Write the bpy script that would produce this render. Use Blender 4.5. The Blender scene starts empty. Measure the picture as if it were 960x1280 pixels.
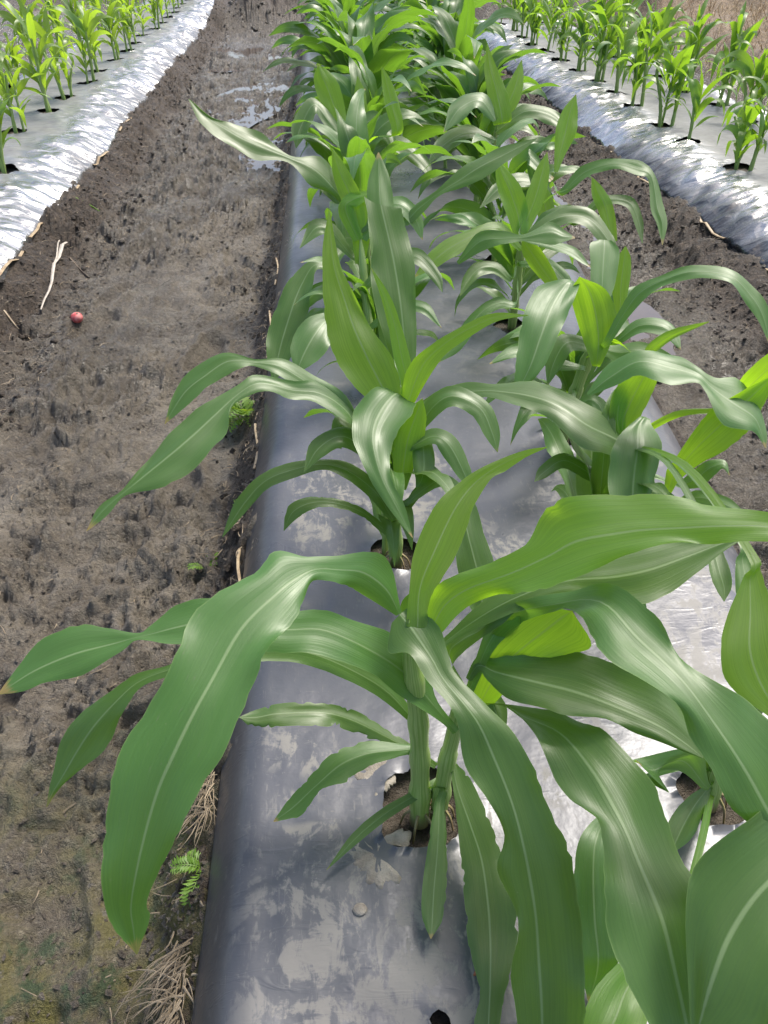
import bpy, math, random
import numpy as np
from mathutils import Vector, Matrix, Euler
R = math.radians
scene = bpy.context.scene
# ------------------------------------------------------------------ camera
cam_data = bpy.data.cameras.new('camera')
cam = bpy.data.objects.new('camera', cam_data)
scene.collection.objects.link(cam)
cam.location = (0, 0, 1.32)
cam.rotation_euler = (R(90 - 38.3), 0, R(-4.4))
cam_data.sensor_fit = 'VERTICAL'
cam_data.sensor_height = 24.0
cam_data.lens = 24.0 * 961.0 / 1280.0
cam_data.clip_start = 0.02
cam_data.clip_end = 500
cam_data.dof.use_dof = False
scene.camera = cam
# ------------------------------------------------------------------ sky, sun, exposure
SUN_EL, SUN_AZ = R(58), R(46)            # azimuth from +Y, positive towards +X
world = bpy.data.worlds.new('World'); scene.world = world; world.use_nodes = True
wn = world.node_tree.nodes; wl = world.node_tree.links
bg = wn['Background']
sky = wn.new('ShaderNodeTexSky'); sky.sky_type = 'NISHITA'; sky.sun_disc = False
sky.sun_elevation = SUN_EL; sky.sun_rotation = SUN_AZ
sky.air_density = 1.0; sky.dust_density = 4.0; sky.ozone_density = 1.0
wl.new(sky.outputs[0], bg.inputs[0]); bg.inputs[1].default_value = 0.145
sun_d = bpy.data.lights.new('sun', 'SUN'); sun_d.energy = 2.3; sun_d.angle = R(14); sun_d.color = (1, .95, .86)
sun = bpy.data.objects.new('sun', sun_d); scene.collection.objects.link(sun)
sv = Vector((math.sin(SUN_AZ) * math.cos(SUN_EL), math.cos(SUN_AZ) * math.cos(SUN_EL), math.sin(SUN_EL)))
sun.rotation_euler = sv.to_track_quat('Z', 'Y').to_euler()
scene.view_settings.view_transform = 'Standard'; scene.view_settings.look = 'None'
scene.view_settings.exposure = 0.82; scene.view_settings.gamma = 1
scene.cycles.max_bounces = 8
scene.cycles.transparent_max_bounces = 8
col = scene.collection
rng = np.random.default_rng(7); random.seed(7)

# ------------------------------------------------------------------ noise (numpy)
def _h(ix, iy, seed):
    n = (ix.astype(np.int64) * 374761393 + iy.astype(np.int64) * 668265263 + seed * 974711) & 0xffffffff
    n = ((n ^ (n >> 13)) * 1274126177) & 0xffffffff
    n = (n ^ (n >> 16)) & 0xffffffff
    return n / 4294967295.0
def vnoise(x, y, seed=0):
    x = np.asarray(x, float); y = np.asarray(y, float)
    ix = np.floor(x); iy = np.floor(y); fx = x - ix; fy = y - iy
    u = fx * fx * fx * (fx * (fx * 6 - 15) + 10); v = fy * fy * fy * (fy * (fy * 6 - 15) + 10)
    a = _h(ix, iy, seed); b = _h(ix + 1, iy, seed); c = _h(ix, iy + 1, seed); d = _h(ix + 1, iy + 1, seed)
    return (a + (b - a) * u + (c - a) * v + (a - b - c + d) * u * v) * 2 - 1
def fbm(x, y, seed=0, oct=4, gain=.5):
    s = 0; a = 1; t = 0
    for o in range(oct):
        s = s + a * vnoise(x * 2 ** o + 17.3 * o, y * 2 ** o - 9.1 * o, seed + o); t += a; a *= gain
    return s / t
def ss(a, b, x):
    t = np.clip((np.asarray(x, float) - a) / (b - a), 0, 1); return t * t * (3 - 2 * t)

# ------------------------------------------------------------------ beds
def c_l(y): return -.222 + .010 * np.clip(y, -2, 14) + .007 * vnoise(y * 1.4, 0 * y, 5)
def c_r(y): return np.minimum(.83 + .07 * np.clip(y, -2, 14), 1.36) + .012 * vnoise(y * 1.6, 0 * y, 6)
def l_r(y): return -1.345 + .02 * vnoise(y * 1.3, 0 * y, 8) + .012 * np.sin(y * 6.3)
def l_l(y): return -2.55 + .03 * vnoise(y * 1.1, 0 * y, 9)
def r_l(y): return 1.86 - .02 * np.clip(y - 3, 0, 4) + .02 * vnoise(y * 1.3, 0 * y, 11) + .010 * np.sin(y * 5.1)
def r_r(y): return r_l(y) + 1.28
BEDS = dict(
    c=dict(xl=c_l, xr=c_r, y0=-1.2, y1=12.0, h=.22, ez=(.145, .15), sw=(.085, .13), foot=(.10, .12)),
    l=dict(xl=l_l, xr=l_r, y0=1.2, y1=14.4, h=.22, ez=(.12, .135), sw=(.25, .36), foot=(.2, .22)),
    r=dict(xl=r_l, xr=r_r, y0=1.2, y1=10.9, h=.22, ez=(.11, .12), sw=(.36, .2), foot=(.34, .2)),
)
def bed_top(b, x, y):
    "height of the film on bed b (no wrinkles); only meaningful inside"
    xl, xr = b['xl'](y), b['xr'](y)
    tl = np.clip((x - xl) / b['sw'][0], 0, 1); tr = np.clip((xr - x) / b['sw'][1], 0, 1)
    zl = b['ez'][0] + (b['h'] - b['ez'][0]) * (1 - (1 - tl) ** 2.3)
    zr = b['ez'][1] + (b['h'] - b['ez'][1]) * (1 - (1 - tr) ** 2.3)
    return np.minimum(zl, zr)
def film_z(k, x, y):
    b = BEDS[k]; xl, xr = b['xl'](y), b['xr'](y)
    z = bed_top(b, x, y)
    tl = (x - xl) / b['sw'][0]; tr = (xr - x) / b['sw'][1]
    t = np.minimum(tl, tr)
    z = z + .006 * fbm(x * 3.2, y * 2.4, 31, 3) * ss(.3, 1.3, t)          # slack on the flat top
    if k == 'c':
        z = z + .0035 * ss(.25, .7, t) * ss(2.2, 1.2, t) * fbm(x * 9, y * 5, 33, 3)
        z = z + .0018 * fbm(x * 22, y * 9, 36, 2) * ss(.1, .5, t)
    else:
        sh = ss(.06, .35, t) * ss(1.5, .75, t)
        px = x * 3.0 + 1.1 * y
        z = z + .014 * sh * np.abs(vnoise(x * 7 - y * 5, y * 12, 41)) + .024 * sh * fbm(px, y * 5.2, 34, 3, .6) + .020 * sh * np.abs(fbm(x * 6 + y * 2, y * 9, 35, 3)) + .007 * sh * fbm(x * 16 + y * 6, y * 19, 37, 2)
        e = ss(.38, .02, t)                                                # pulled folds along the pinned edge
        z = z + .012 * e * vnoise(x * 3 + y * 3, y * 27, 39) + .006 * e * vnoise(x * 3 - y * 3, y * 60, 40)
    return z
def ground_z(x, y, fine=True):
    z = np.zeros_like(x)
    inside = np.zeros_like(x); slope = np.zeros_like(x)
    for k, b in BEDS.items():
        xl, xr = b['xl'](y), b['xr'](y)
        ey = ss(b['y0'] - .15, b['y0'], y) * ss(b['y1'] + .25, b['y1'], y)
        sl = np.maximum(xl - x, 0); sr = np.maximum(x - xr, 0)
        wob = 1 + .35 * fbm(x * 3, y * 3, 51, 2)
        zl = (b['ez'][0] - .022) * (1 - ss(0, b['foot'][0] * wob, sl)); zr = (b['ez'][1] - .022) * (1 - ss(0, b['foot'][1] * wob, sr))
        ins = (x > xl) & (x < xr)
        zb = np.where(ins, bed_top(b, x, y) - .014, np.where(x <= xl, zl, zr)) * ey
        z = np.maximum(z, zb)
        ii = ss(-.02, .04, np.minimum(x - xl, xr - x)) * ey
        inside = np.maximum(inside, ii)
        slope = np.maximum(slope, np.where(ins, 1, np.where(x <= xl, 1 - ss(b['foot'][0] * .6, b['foot'][0] * 1.35, sl), 1 - ss(b['foot'][1] * .6, b['foot'][1] * 1.35, sr))) * ey)
    # earth bank that closes the furrows, rough ground beyond
    far = ss(11.7, 12.5, y + .35 * vnoise(x * 1.1, y * .3, 52)) * ss(-1.9, -1.2, x) + ss(14.3, 15.2, y) * ss(-1.2, -1.9, x)
    far = np.maximum(far, ss(10.7, 11.4, y + .2 * vnoise(x, y, 54)) * ss(1.2, 1.7, x))
    z = z + far * (.30 + .16 * fbm(x * 1.3, y * 1.3, 53, 3)) * (1 - inside)
    rb = ss(3.5, 4.3, x + .2 * vnoise(x, y * .8, 55)); z = z + rb * (.26 + .1 * fbm(x * 1.5, y * 1.5, 56, 3))
    slope = np.maximum(slope, np.clip(far + rb, 0, 1))
    mud = (1 - slope)
    am = 1 - .9 * inside
    rough = .026 * fbm(x * 4.2, y * 3.4, 61, 4) + .012 * (1 - 2 * np.abs(fbm(x * 9, y * 9, 62, 3)))
    clod = .022 * np.abs(fbm(x * 14, y * 14, 63, 3, .6)) + .009 * fbm(x * 45, y * 45, 64, 2)
    wx = x + .05 * fbm(x * 7, y * 7, 71, 2); wy = y + .05 * fbm(x * 7 + 40, y * 7, 72, 2)
    fineb = .0105 * fbm(wx * 34, wy * 26, 65, 4, .75) - .009 * ss(.07, .0, np.abs(fbm(wx * 8, wy * 11, 66, 3))) + .010 * ss(.02, .09, fbm(wx * 18, wy * 15, 67, 3)) + .008 * ss(.08, .16, fbm(wx * 40, wy * 30, 73, 2))
    q = 3.2 * fbm(wx * 6.5, wy * 8, 74, 4, .6) + 6; q = np.floor(q) + ss(.38, .62, q - np.floor(q))
    q2 = 3 * fbm(wx * 19 + 9, wy * 24, 75, 3, .6) + 6; q2 = np.floor(q2) + ss(.3, .7, q2 - np.floor(q2))
    fineb = fineb * .9 + .012 * (q - 6) + .005 * (q2 - 6)
    tm = ss(-.22, .18, fbm(x * 2.6 + 3, y * 2.1, 85, 3)); fineb = fineb * (.42 + .95 * tm)
    churn = ss(3.4, 5.0, y) * mud
    z = z + am * (rough * (.55 + .5 * mud + .7 * churn) + clod * (slope * .9 + churn * .7 + .1) + fineb)
    z = z + am * slope * (1 - inside) * .020 * fbm(x * 7, y * 7, 68, 3)
    for (fx, fy, a, ln, w, dp) in FOOT:
        ca, sa = math.cos(a), math.sin(a)
        m = (np.abs(x - fx) < .35) & (np.abs(y - fy) < .35)
        if not m.any(): continue
        dx, dy = x[m] - fx, y[m] - fy
        u = (dx * sa + dy * ca) / ln; v = (dx * ca - dy * sa) / w
        r = np.sqrt(u * u + v * v) + .30 * vnoise(dx * 16 + fx * 9, dy * 16, 69)
        z[m] += am[m] * (-dp * ss(1.15, .35, r) + dp * .45 * ss(.85, 1.1, r) * ss(1.6, 1.15, r))
    return z, inside, slope, far, rb
FOOT = []
fr = random.Random(3)
for i in range(34):
    y = .4 + i * .28 + fr.uniform(-.1, .1)
    FOOT.append((fr.uniform(-1.05, -.40), y, fr.uniform(-.5, .5), fr.uniform(.11, .15), fr.uniform(.045, .065), fr.uniform(.022, .038)))
for i in range(14):
    y = 1.4 + i * .4
    FOOT.append((c_r(np.array(y)).item() + fr.uniform(.2, .45), y, fr.uniform(-.4, .6), .12, .055, fr.uniform(.012, .03)))
FOOT.append((-.80, 1.36, .15, .15, .08, .02))

# ------------------------------------------------------------------ materials
def new_mat(name):
    m = bpy.data.materials.new(name); m.use_nodes = True
    nt = m.node_tree; nt.nodes.clear()
    out = nt.nodes.new('ShaderNodeOutputMaterial')
    return m, nt, out
class NB:
    "tiny node-building helper"
    def __init__(s, nt): s.nt = nt
    def n(s, t, **kw):
        nd = s.nt.nodes.new('ShaderNode' + t)
        for k, v in kw.items():
            if k[0] == '_': setattr(nd, k[1:], v)
        return nd
    def sock(s, i, v):
        if hasattr(v, 'default_value') or hasattr(v, 'is_output'): s.nt.links.new(v, i)
        else: i.default_value = v
    def math(s, op, a, b=0.0, c=0.0, clamp=False):
        nd = s.n('Math', _operation=op); nd.use_clamp = clamp
        s.sock(nd.inputs[0], a); s.sock(nd.inputs[1], b); s.sock(nd.inputs[2], c); return nd.outputs[0]
    def ramp(s, v, a, b, lo=0.0, hi=1.0):
        nd = s.n('MapRange', _interpolation_type='SMOOTHSTEP')
        s.sock(nd.inputs[0], v); s.sock(nd.inputs[1], a); s.sock(nd.inputs[2], b); s.sock(nd.inputs[3], lo); s.sock(nd.inputs[4], hi); return nd.outputs[0]
    def noise(s, vec, scale, detail=4, rough=.55, dist=0.0, dim='3D'):
        nd = s.n('TexNoise'); s.sock(nd.inputs['Vector'], vec)
        nd.inputs['Scale'].default_value = scale; nd.inputs['Detail'].default_value = detail
        nd.inputs['Roughness'].default_value = rough; nd.inputs['Distortion'].default_value = dist; return nd.outputs[0]
    def mix(s, f, a, b):
        nd = s.n('Mix', _data_type='RGBA'); s.sock(nd.inputs[0], f); s.sock(nd.inputs[6], a); s.sock(nd.inputs[7], b); return nd.outputs[2]
    def mapping(s, vec, sc, rot=(0, 0, 0)):
        nd = s.n('Mapping'); s.sock(nd.inputs[0], vec); nd.inputs['Scale'].default_value = sc; nd.inputs['Rotation'].default_value = rot; return nd.outputs[0]
    def attr(s, name):
        nd = s.n('Attribute'); nd.attribute_name = name; return nd
    def bump(s, h, st, dist, nrm=None):
        nd = s.n('Bump'); nd.inputs['Strength'].default_value = st; nd.inputs['Distance'].default_value = dist; s.sock(nd.inputs['Height'], h)
        if nrm is not None: s.sock(nd.inputs['Normal'], nrm)
        return nd.outputs[0]
    def principled(s, **kw):
        nd = s.n('BsdfPrincipled')
        for k, v in kw.items(): s.sock(nd.inputs[k.replace('_', ' ')], v)
        return nd
def C4(r, g, b): return (r, g, b, 1.0)

def leaf_material(name, base, base2, trans, tf, rough):
    m, nt, out = new_mat(name); b = NB(nt)
    uv = b.n('UVMap'); uv.uv_map = 'UVMap'
    sp = b.n('SeparateXYZ'); nt.links.new(uv.outputs[0], sp.inputs[0]); u, v = sp.outputs[0], sp.outputs[1]
    a = b.math('ABSOLUTE', b.math('SUBTRACT', u, .5))
    mid = b.ramp(a, .008, .027, 1.0, 0.0)
    oi = b.n('ObjectInfo'); rnd = oi.outputs['Random']
    st = b.mapping(uv.outputs[0], (46, 2.2, 1)); stn = b.noise(st, 1.0, 2, .5)
    big = b.noise(uv.outputs[0], 3.0, 3, .6)
    colr = b.mix(b.ramp(stn, .35, .68), C4(*base), C4(*base2))
    colr = b.mix(b.ramp(big, .4, .75, 0, .45), colr, C4(*[c * .72 for c in base]))
    vv = b.ramp(b.noise(b.mapping(uv.outputs[0], (30, .35, 1)), 1.0, 1, .4), .3, .7, -1, 1)
    fine = b.ramp(b.noise(b.mapping(uv.outputs[0], (120, .6, 1)), 1.0, 1, .4), .3, .7, -1, 1)
    colr = b.mix(b.math('MULTIPLY', b.ramp(vv, .55, 1.0), .09), colr, C4(base2[0] * 1.45, base2[1] * 1.3, base2[2] * 1.3))
    hs = b.n('HueSaturation'); nt.links.new(colr, hs.inputs['Color'])
    b.sock(hs.inputs['Hue'], b.ramp(rnd, 0, 1, .488, .512)); b.sock(hs.inputs['Value'], b.ramp(rnd, 0, 1, .86, 1.16))
    # pale specks and a few scorched flecks
    vor = b.noise(b.mapping(uv.outputs[0], (9, 60, 1)), 1.0, 3, .6)
    colr = b.mix(b.math('MULTIPLY', b.ramp(vor, .73, .77), .5), hs.outputs[0], C4(.38, .42, .2))
    colr = b.mix(b.math('MULTIPLY', mid, .58), colr, C4(.34, .46, .22))
    edge = b.ramp(a, .485, .5, 0, .5)
    colr = b.mix(edge, colr, C4(.25, .36, .12))
    tip = b.attr('along').outputs['Fac']; tn = b.noise(uv.outputs[0], 7.0, 3, .6)
    dry = b.math('MULTIPLY', b.ramp(b.math('ADD', tip, b.math('MULTIPLY', b.math('SUBTRACT', tn, .5), .06)), .968, .985), b.ramp(rnd, .35, .5))
    colr = b.mix(dry, colr, C4(.34, .23, .09))
    dirt = b.noise(b.mapping(uv.outputs[0], (22, 16, 1)), 1.0, 5, .7)
    colr = b.mix(b.math('MULTIPLY', b.ramp(dirt, .60, .72, 0, .40), b.ramp(rnd, .2, .8)), colr, C4(.23, .21, .15))
    h = b.math('ADD', b.math('ADD', b.math('MULTIPLY', vv, .55), b.math('MULTIPLY', fine, .22)), b.math('ADD', b.math('MULTIPLY', stn, .6), b.math('MULTIPLY', mid, -1.5)))
    nrm = b.bump(h, .11, .0009)
    p = b.principled(Base_Color=colr, Roughness=b.ramp(big, .3, .7, rough - .05, rough + .09), Normal=nrm)
    p.inputs['Specular IOR Level'].default_value = .75
    tr = b.n('BsdfTranslucent')
    tcol = b.mix(b.ramp(stn, .35, .7), C4(*trans), C4(trans[0] * .72, trans[1] * .8, trans[2] * .6))
    tcol = b.mix(b.math('MULTIPLY', mid, .6), tcol, C4(trans[0] * .55, trans[1] * .55, trans[2]))
    nt.links.new(tcol, tr.inputs[0]); nt.links.new(nrm, tr.inputs[1])
    mx = b.n('MixShader'); mx.inputs[0].default_value = tf
    nt.links.new(p.outputs[0], mx.inputs[1]); nt.links.new(tr.outputs[0], mx.inputs[2]); nt.links.new(mx.outputs[0], out.inputs[0])
    return m
M_LEAF = leaf_material('leaf_mature', (.068, .148, .034), (.082, .170, .040), (.27, .53, .035), .38, .41)
M_YOUNG_BACKLIT = leaf_material('leaf_young_backlit', (.092, .195, .026), (.112, .225, .030), (.50, .84, .03), .56, .42)  # yellower young leaves, colour brightened further to suggest backlit glow
M_SIDE = leaf_material('leaf_side_bed', (.085, .165, .032), (.105, .195, .038), (.50, .74, .04), .48, .38)  # left bed leaves, yellowed in colour to stand in for backlight

M_SIDE2 = leaf_material('leaf_right_bed', (.088, .172, .040), (.105, .200, .046), (.40, .68, .03), .44, .38)
def stalk_material():
    m, nt, out = new_mat('stalk_green'); b = NB(nt)
    uv = b.n('UVMap'); uv.uv_map = 'UVMap'
    n1 = b.noise(b.mapping(uv.outputs[0], (40, 3, 1)), 1.0, 3)
    c = b.mix(b.ramp(n1, .35, .65), C4(.22, .35, .07), C4(.38, .50, .17))
    sp = b.n('SeparateXYZ'); nt.links.new(uv.outputs[0], sp.inputs[0])
    c = b.mix(b.ramp(sp.outputs[1], .0, .10, .8, 0), c, C4(.26, .20, .11))
    p = b.principled(Base_Color=c, Roughness=.42, Normal=b.bump(n1, .3, .001))
    p.inputs['Subsurface Weight'].default_value = .08; p.inputs['Subsurface Radius'].default_value = (.004, .006, .002)
    nt.links.new(p.outputs[0], out.inputs[0]); return m
M_STALK = stalk_material()

def soil_material():
    m, nt, out = new_mat('muddy_soil'); b = NB(nt)
    g = b.n('NewGeometry'); P = g.outputs['Position']
    wet = b.attr('wet').outputs['Fac']; slope = b.attr('slope').outputs['Fac']; alg = b.attr('algae').outputs['Fac']; strw = b.attr('straw').outputs['Fac']
    n1 = b.noise(P, 5.0, 6, .62, .6); n2 = b.noise(P, 34.0, 6, .7, .3); n3 = b.noise(P, 140.0, 4, .65)
    dry = b.mix(b.ramp(n1, .38, .64), C4(.150, .129, .101), C4(.240, .212, .170))
    dry = b.mix(b.ramp(n2, .56, .72, 0, .85), dry, C4(.070, .055, .042))
    dry = b.mix(b.ramp(n2, .42, .30, 0, .55), dry, C4(.29, .255, .205))
    n6 = b.noise(P, 95.0, 5, .72, .4); n7 = b.noise(b.mapping(P, (1, 1.5, 1)), 230.0, 3, .7)
    dry = b.mix(b.ramp(n6, .58, .70, 0, .55), dry, C4(.075, .062, .047))
    dry = b.mix(b.ramp(n6, .44, .34, 0, .6), dry, C4(.30, .265, .205))
    crumb = b.mix(b.ramp(n2, .36, .66), C4(.036, .027, .020), C4(.098, .074, .053))  # dark brown slope soil, with the slope's shade also put into the colour
    n6 = b.noise(P, 95.0, 5, .72, .4); n7 = b.noise(b.mapping(P, (1, 1.5, 1)), 230.0, 3, .7)
    dry = b.mix(b.ramp(n6, .58, .70, 0, .55), dry, C4(.075, .062, .047))
    dry = b.mix(b.ramp(n6, .44, .34, 0, .6), dry, C4(.30, .265, .205))
    crumb = b.mix(b.ramp(n3, .60, .74, 0, .7), crumb, C4(.20, .155, .11))
    c = b.mix(slope, dry, crumb)
    c = b.mix(b.math('MULTIPLY', wet, b.ramp(n2, .62, .40, .15, .6)), c, C4(.085, .076, .063))
    n5 = b.noise(P, 13.0, 5, .7)
    c = b.mix(b.math('MULTIPLY', alg, b.ramp(n1, .38, .58, 0, .85)), c, C4(.15, .14, .030))
    c = b.mix(b.math('MULTIPLY', alg, b.ramp(n5, .52, .64, 0, .85)), c, C4(.050, .085, .042))
    c = b.mix(b.math('MULTIPLY', alg, b.ramp(n5, .40, .32, 0, .5)), c, C4(.22, .21, .24))
    c = b.mix(b.math('MULTIPLY', strw, b.ramp(n2, .35, .6, .45, .95)), c, C4(.27, .185, .10))
    rough = b.math('SUBTRACT', b.ramp(n2, .3, .7, .30, .58), b.math('MULTIPLY', wet, .32))
    rough = b.math('ADD', rough, b.math('MULTIPLY', slope, .15), clamp=True)
    hh = b.math('ADD', b.math('ADD', b.math('MULTIPLY', n2, .8), b.math('MULTIPLY', n6, .5)), b.math('MULTIPLY', n7, .22))
    nrm = b.bump(hh, 1.0, .028)
    p = b.principled(Base_Color=c, Roughness=rough, Normal=nrm); p.inputs['Specular IOR Level'].default_value = .45
    nt.links.new(p.outputs[0], out.inputs[0]); return m
M_SOIL = soil_material()

def film_material(name, dust, base, mt, r0, crinkle=0.0):
    m, nt, out = new_mat(name); b = NB(nt)
    g = b.n('NewGeometry'); P = g.outputs['Position']
    edge = b.attr('edge').outputs['Fac']; soot = b.attr('dust').outputs['Fac']; matte = b.attr('matte').outputs['Fac']
    n1 = b.noise(P, 2.2, 4, .6); n2 = b.noise(P, 11.0, 6, .68, 1.2); n3 = b.noise(P, 70.0, 4, .7); n4 = b.noise(b.mapping(P, (160, 30, 60), (0, 0, .5)), 1.0, 3, .6)
    c = b.mix(b.ramp(n1, .3, .7), C4(*base), C4(*[x * .8 for x in base]))
    c = b.mix(edge, c, C4(.030, .032, .038))
    nd = b.noise(P, 3.4, 3, .6, .8); n6 = b.noise(b.mapping(P, (60, 22, 30), (0, 0, -.6)), 1.0, 4, .7, .6)
    dm = b.math('MULTIPLY', soot, b.math('MULTIPLY', b.ramp(nd, .48, .58), b.ramp(b.math('ADD', n2, b.math('MULTIPLY', b.math('SUBTRACT', n6, .5), .6)), .47, .60)), clamp=True)
    n7 = b.noise(b.mapping(P, (420, 26, 200), (0, 0, .12)), 1.0, 2, .5); n8 = b.noise(b.mapping(P, (60, 300, 90), (0, 0, .35)), 1.0, 2, .5)
    scr = b.math('MULTIPLY', b.math('MAXIMUM', b.ramp(n4, .62, .70), b.math('MULTIPLY', b.math('MAXIMUM', b.ramp(n7, .66, .72), b.ramp(n8, .68, .74)), b.ramp(n1, .30, .55, .3, 1))), b.math('MULTIPLY', dust, b.ramp(n2, .35, .6, .3, 1)))
    sp = b.math('MULTIPLY', b.ramp(n3, .68, .74), dust * .8)
    dm = b.math('MAXIMUM', dm, b.math('MAXIMUM', b.math('MULTIPLY', scr, .55), sp), clamp=True)
    c = b.mix(b.math('MULTIPLY', matte, b.ramp(n2, .2, .8, .7, .95)), c, C4(.135, .135, .128))
    dm = b.math('MULTIPLY', dm, .66)
    c = b.mix(dm, c, C4(.26, .245, .215))
    metal = b.math('MULTIPLY', b.math('MULTIPLY', b.math('SUBTRACT', 1.0, dm), b.math('SUBTRACT', 1.0, edge)), mt)
    metal = b.math('MULTIPLY', metal, b.math('SUBTRACT', 1.0, b.math('MULTIPLY', matte, .92)))
    ro = b.math('ADD', b.ramp(n1, .3, .7, r0, r0 + .10), b.math('ADD', b.math('MULTIPLY', dm, .5), b.math('MULTIPLY', matte, .22)))
    wr = b.noise(b.mapping(P, (14, 52, 30), (0, 0, .55)), 1.0, 2, .5, 1.2)
    nrm = b.bump(b.math('ADD', b.math('ADD', b.noise(P, 26.0, 3, .5), b.math('MULTIPLY', b.math('MULTIPLY', b.ramp(wr, .5, .8), .28), b.ramp(nd, .42, .62))), b.math('MULTIPLY', n3, .10)), .26, .006)
    if crinkle:
        v1 = b.n('TexVoronoi'); v1.feature = 'DISTANCE_TO_EDGE'; v1.inputs['Scale'].default_value = 5.0; b.sock(v1.inputs['Vector'], b.mapping(P, (1.0, 2.1, 1.4), (0, 0, .5)))
        cr = b.math('ADD', b.math('MULTIPLY', b.ramp(v1.outputs['Distance'], 0, .28), 1.0), b.math('MULTIPLY', b.noise(b.mapping(P, (5, 20, 12), (0, 0, .3)), 1.0, 4, .6, 1.2), 1.6))
        nrm = b.bump(b.math('MULTIPLY', cr, b.math('SUBTRACT', 1.0, b.math('MULTIPLY', matte, .85))), crinkle, .035, nrm)
    p = b.principled(Base_Color=c, Roughness=ro, Metallic=metal, Normal=nrm)
    b.sock(p.inputs['Specular IOR Level'], b.math('SUBTRACT', .5, b.math('MULTIPLY', matte, .32)))
    nt.links.new(p.outputs[0], out.inputs[0]); return m
M_FILM_C = film_material('silver_film_dusty', .7, (.100, .105, .124), .20, .23)
M_FILM_S = film_material('silver_film_clean', .18, (.50, .50, .505), .88, .18, .30)

def simple_mat(name, c1, c2, scale, rough, bump=.4, bd=.002, stretch=(1, 1, 1), trans=None):
    m, nt, out = new_mat(name); b = NB(nt)
    tc = b.n('TexCoord'); n = b.noise(b.mapping(tc.outputs['Object'], stretch), scale, 5, .65)
    c = b.mix(b.ramp(n, .35, .65), C4(*c1), C4(*c2))
    p = b.principled(Base_Color=c, Roughness=rough, Normal=b.bump(n, bump, bd))
    if trans:
        tr = b.n('BsdfTranslucent'); tr.inputs[0].default_value = C4(*trans); mx = b.n('MixShader'); mx.inputs[0].default_value = .35
        nt.links.new(p.outputs[0], mx.inputs[1]); nt.links.new(tr.outputs[0], mx.inputs[2]); nt.links.new(mx.outputs[0], out.inputs[0])
    else: nt.links.new(p.outputs[0], out.inputs[0])
    return m
M_BAMBOO = simple_mat('bamboo', (.30, .21, .12), (.46, .36, .22), 30, .55, .4, .001, (1, 1, 1))
M_STRAW = simple_mat('dry_straw', (.20, .155, .10), (.36, .29, .20), 25, .7)
M_DRYGRASS = simple_mat('dry_grass', (.36, .25, .13), (.58, .45, .27), 12, .7)
M_STRAW_PALE = simple_mat('bleached_straw', (.34, .30, .25), (.50, .45, .38), 30, .6)
M_WEED = simple_mat('weed_green', (.10, .20, .025), (.17, .30, .04), 20, .5, trans=(.35, .55, .04))
M_CRUST = simple_mat('dried_mud', (.19, .165, .135), (.31, .28, .235), 26, .9, .8, .01)
M_CLOD = simple_mat('soil_clod', (.055, .042, .031), (.155, .12, .088), 16, .85, .9, .01)
M_SOILBIT = simple_mat('soil_crumb', (.085, .066, .049), (.19, .155, .118), 40, .85, .9, .01)
M_RED = simple_mat('red_skin', (.50, .05, .055), (.66, .26, .24), 40, .5, .3, .003)
M_RUST = simple_mat('withered_leaf', (.30, .09, .035), (.42, .19, .09), 22, .6)
M_ROOT = simple_mat('root_fibre', (.20, .15, .10), (.33, .26, .18), 20, .75)
M_ROOTG = simple_mat('brace_root', (.22, .20, .08), (.30, .22, .13), 30, .5)
M_STONE = simple_mat('white_scrap', (.62, .60, .57), (.78, .77, .74), 20, .5)
def water_material():
    m, nt, out = new_mat('puddle_water'); b = NB(nt)
    g = b.n('NewGeometry'); n = b.noise(g.outputs['Position'], 8, 3)
    p = b.principled(Base_Color=b.mix(n, C4(.055, .042, .036), C4(.10, .078, .066)), Roughness=.045, Normal=b.bump(n, .06, .01))
    nt.links.new(p.outputs[0], out.inputs[0]); return m
M_WATER = water_material()

# ------------------------------------------------------------------ mesh helpers
def mesh_np(name, verts, quads, mat, smooth=True, uv=None, attrs=None):
    verts = np.asarray(verts, np.float32); quads = np.asarray(quads, np.int32); k = quads.shape[1]
    me = bpy.data.meshes.new(name)
    me.vertices.add(len(verts)); me.vertices.foreach_set('co', verts.ravel())
    me.loops.add(quads.size); me.loops.foreach_set('vertex_index', quads.ravel())
    me.polygons.add(len(quads)); me.polygons.foreach_set('loop_start', np.arange(0, quads.size, k, dtype=np.int32))
    try: me.polygons.foreach_set('loop_total', np.full(len(quads), k, np.int32))
    except Exception: pass
    me.polygons.foreach_set('use_smooth', np.full(len(quads), smooth))
    if uv is not None:
        l = me.uv_layers.new(name='UVMap'); l.data.foreach_set('uv', np.asarray(uv, np.float32)[quads.ravel()].ravel())
    for an, av in (attrs or {}).items():
        a = me.attributes.new(an, 'FLOAT', 'POINT'); a.data.foreach_set('value', np.asarray(av, np.float32))
    me.update(calc_edges=True); me.validate()
    me.materials.append(mat)
    return me
def link(name, me, parent=None, loc=None):
    o = bpy.data.objects.new(name, me); col.objects.link(o)
    if parent is not None: o.parent = parent
    if loc is not None: o.location = loc
    return o
def empty(name, loc):
    o = bpy.data.objects.new(name, None); col.objects.link(o); o.location = loc; o.empty_display_size = .1; return o
def tag(o, label=None, cat=None, group=None, kind=None):
    if label: o['label'] = label
    if cat: o['category'] = cat
    if group: o['group'] = group
    if kind: o['kind'] = kind
    return o
def grid_quads(nr, nc):
    i = np.arange(nr - 1)[:, None] * nc + np.arange(nc - 1)[None, :]
    return np.stack([i, i + 1, i + nc + 1, i + nc], -1).reshape(-1, 4)

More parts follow.
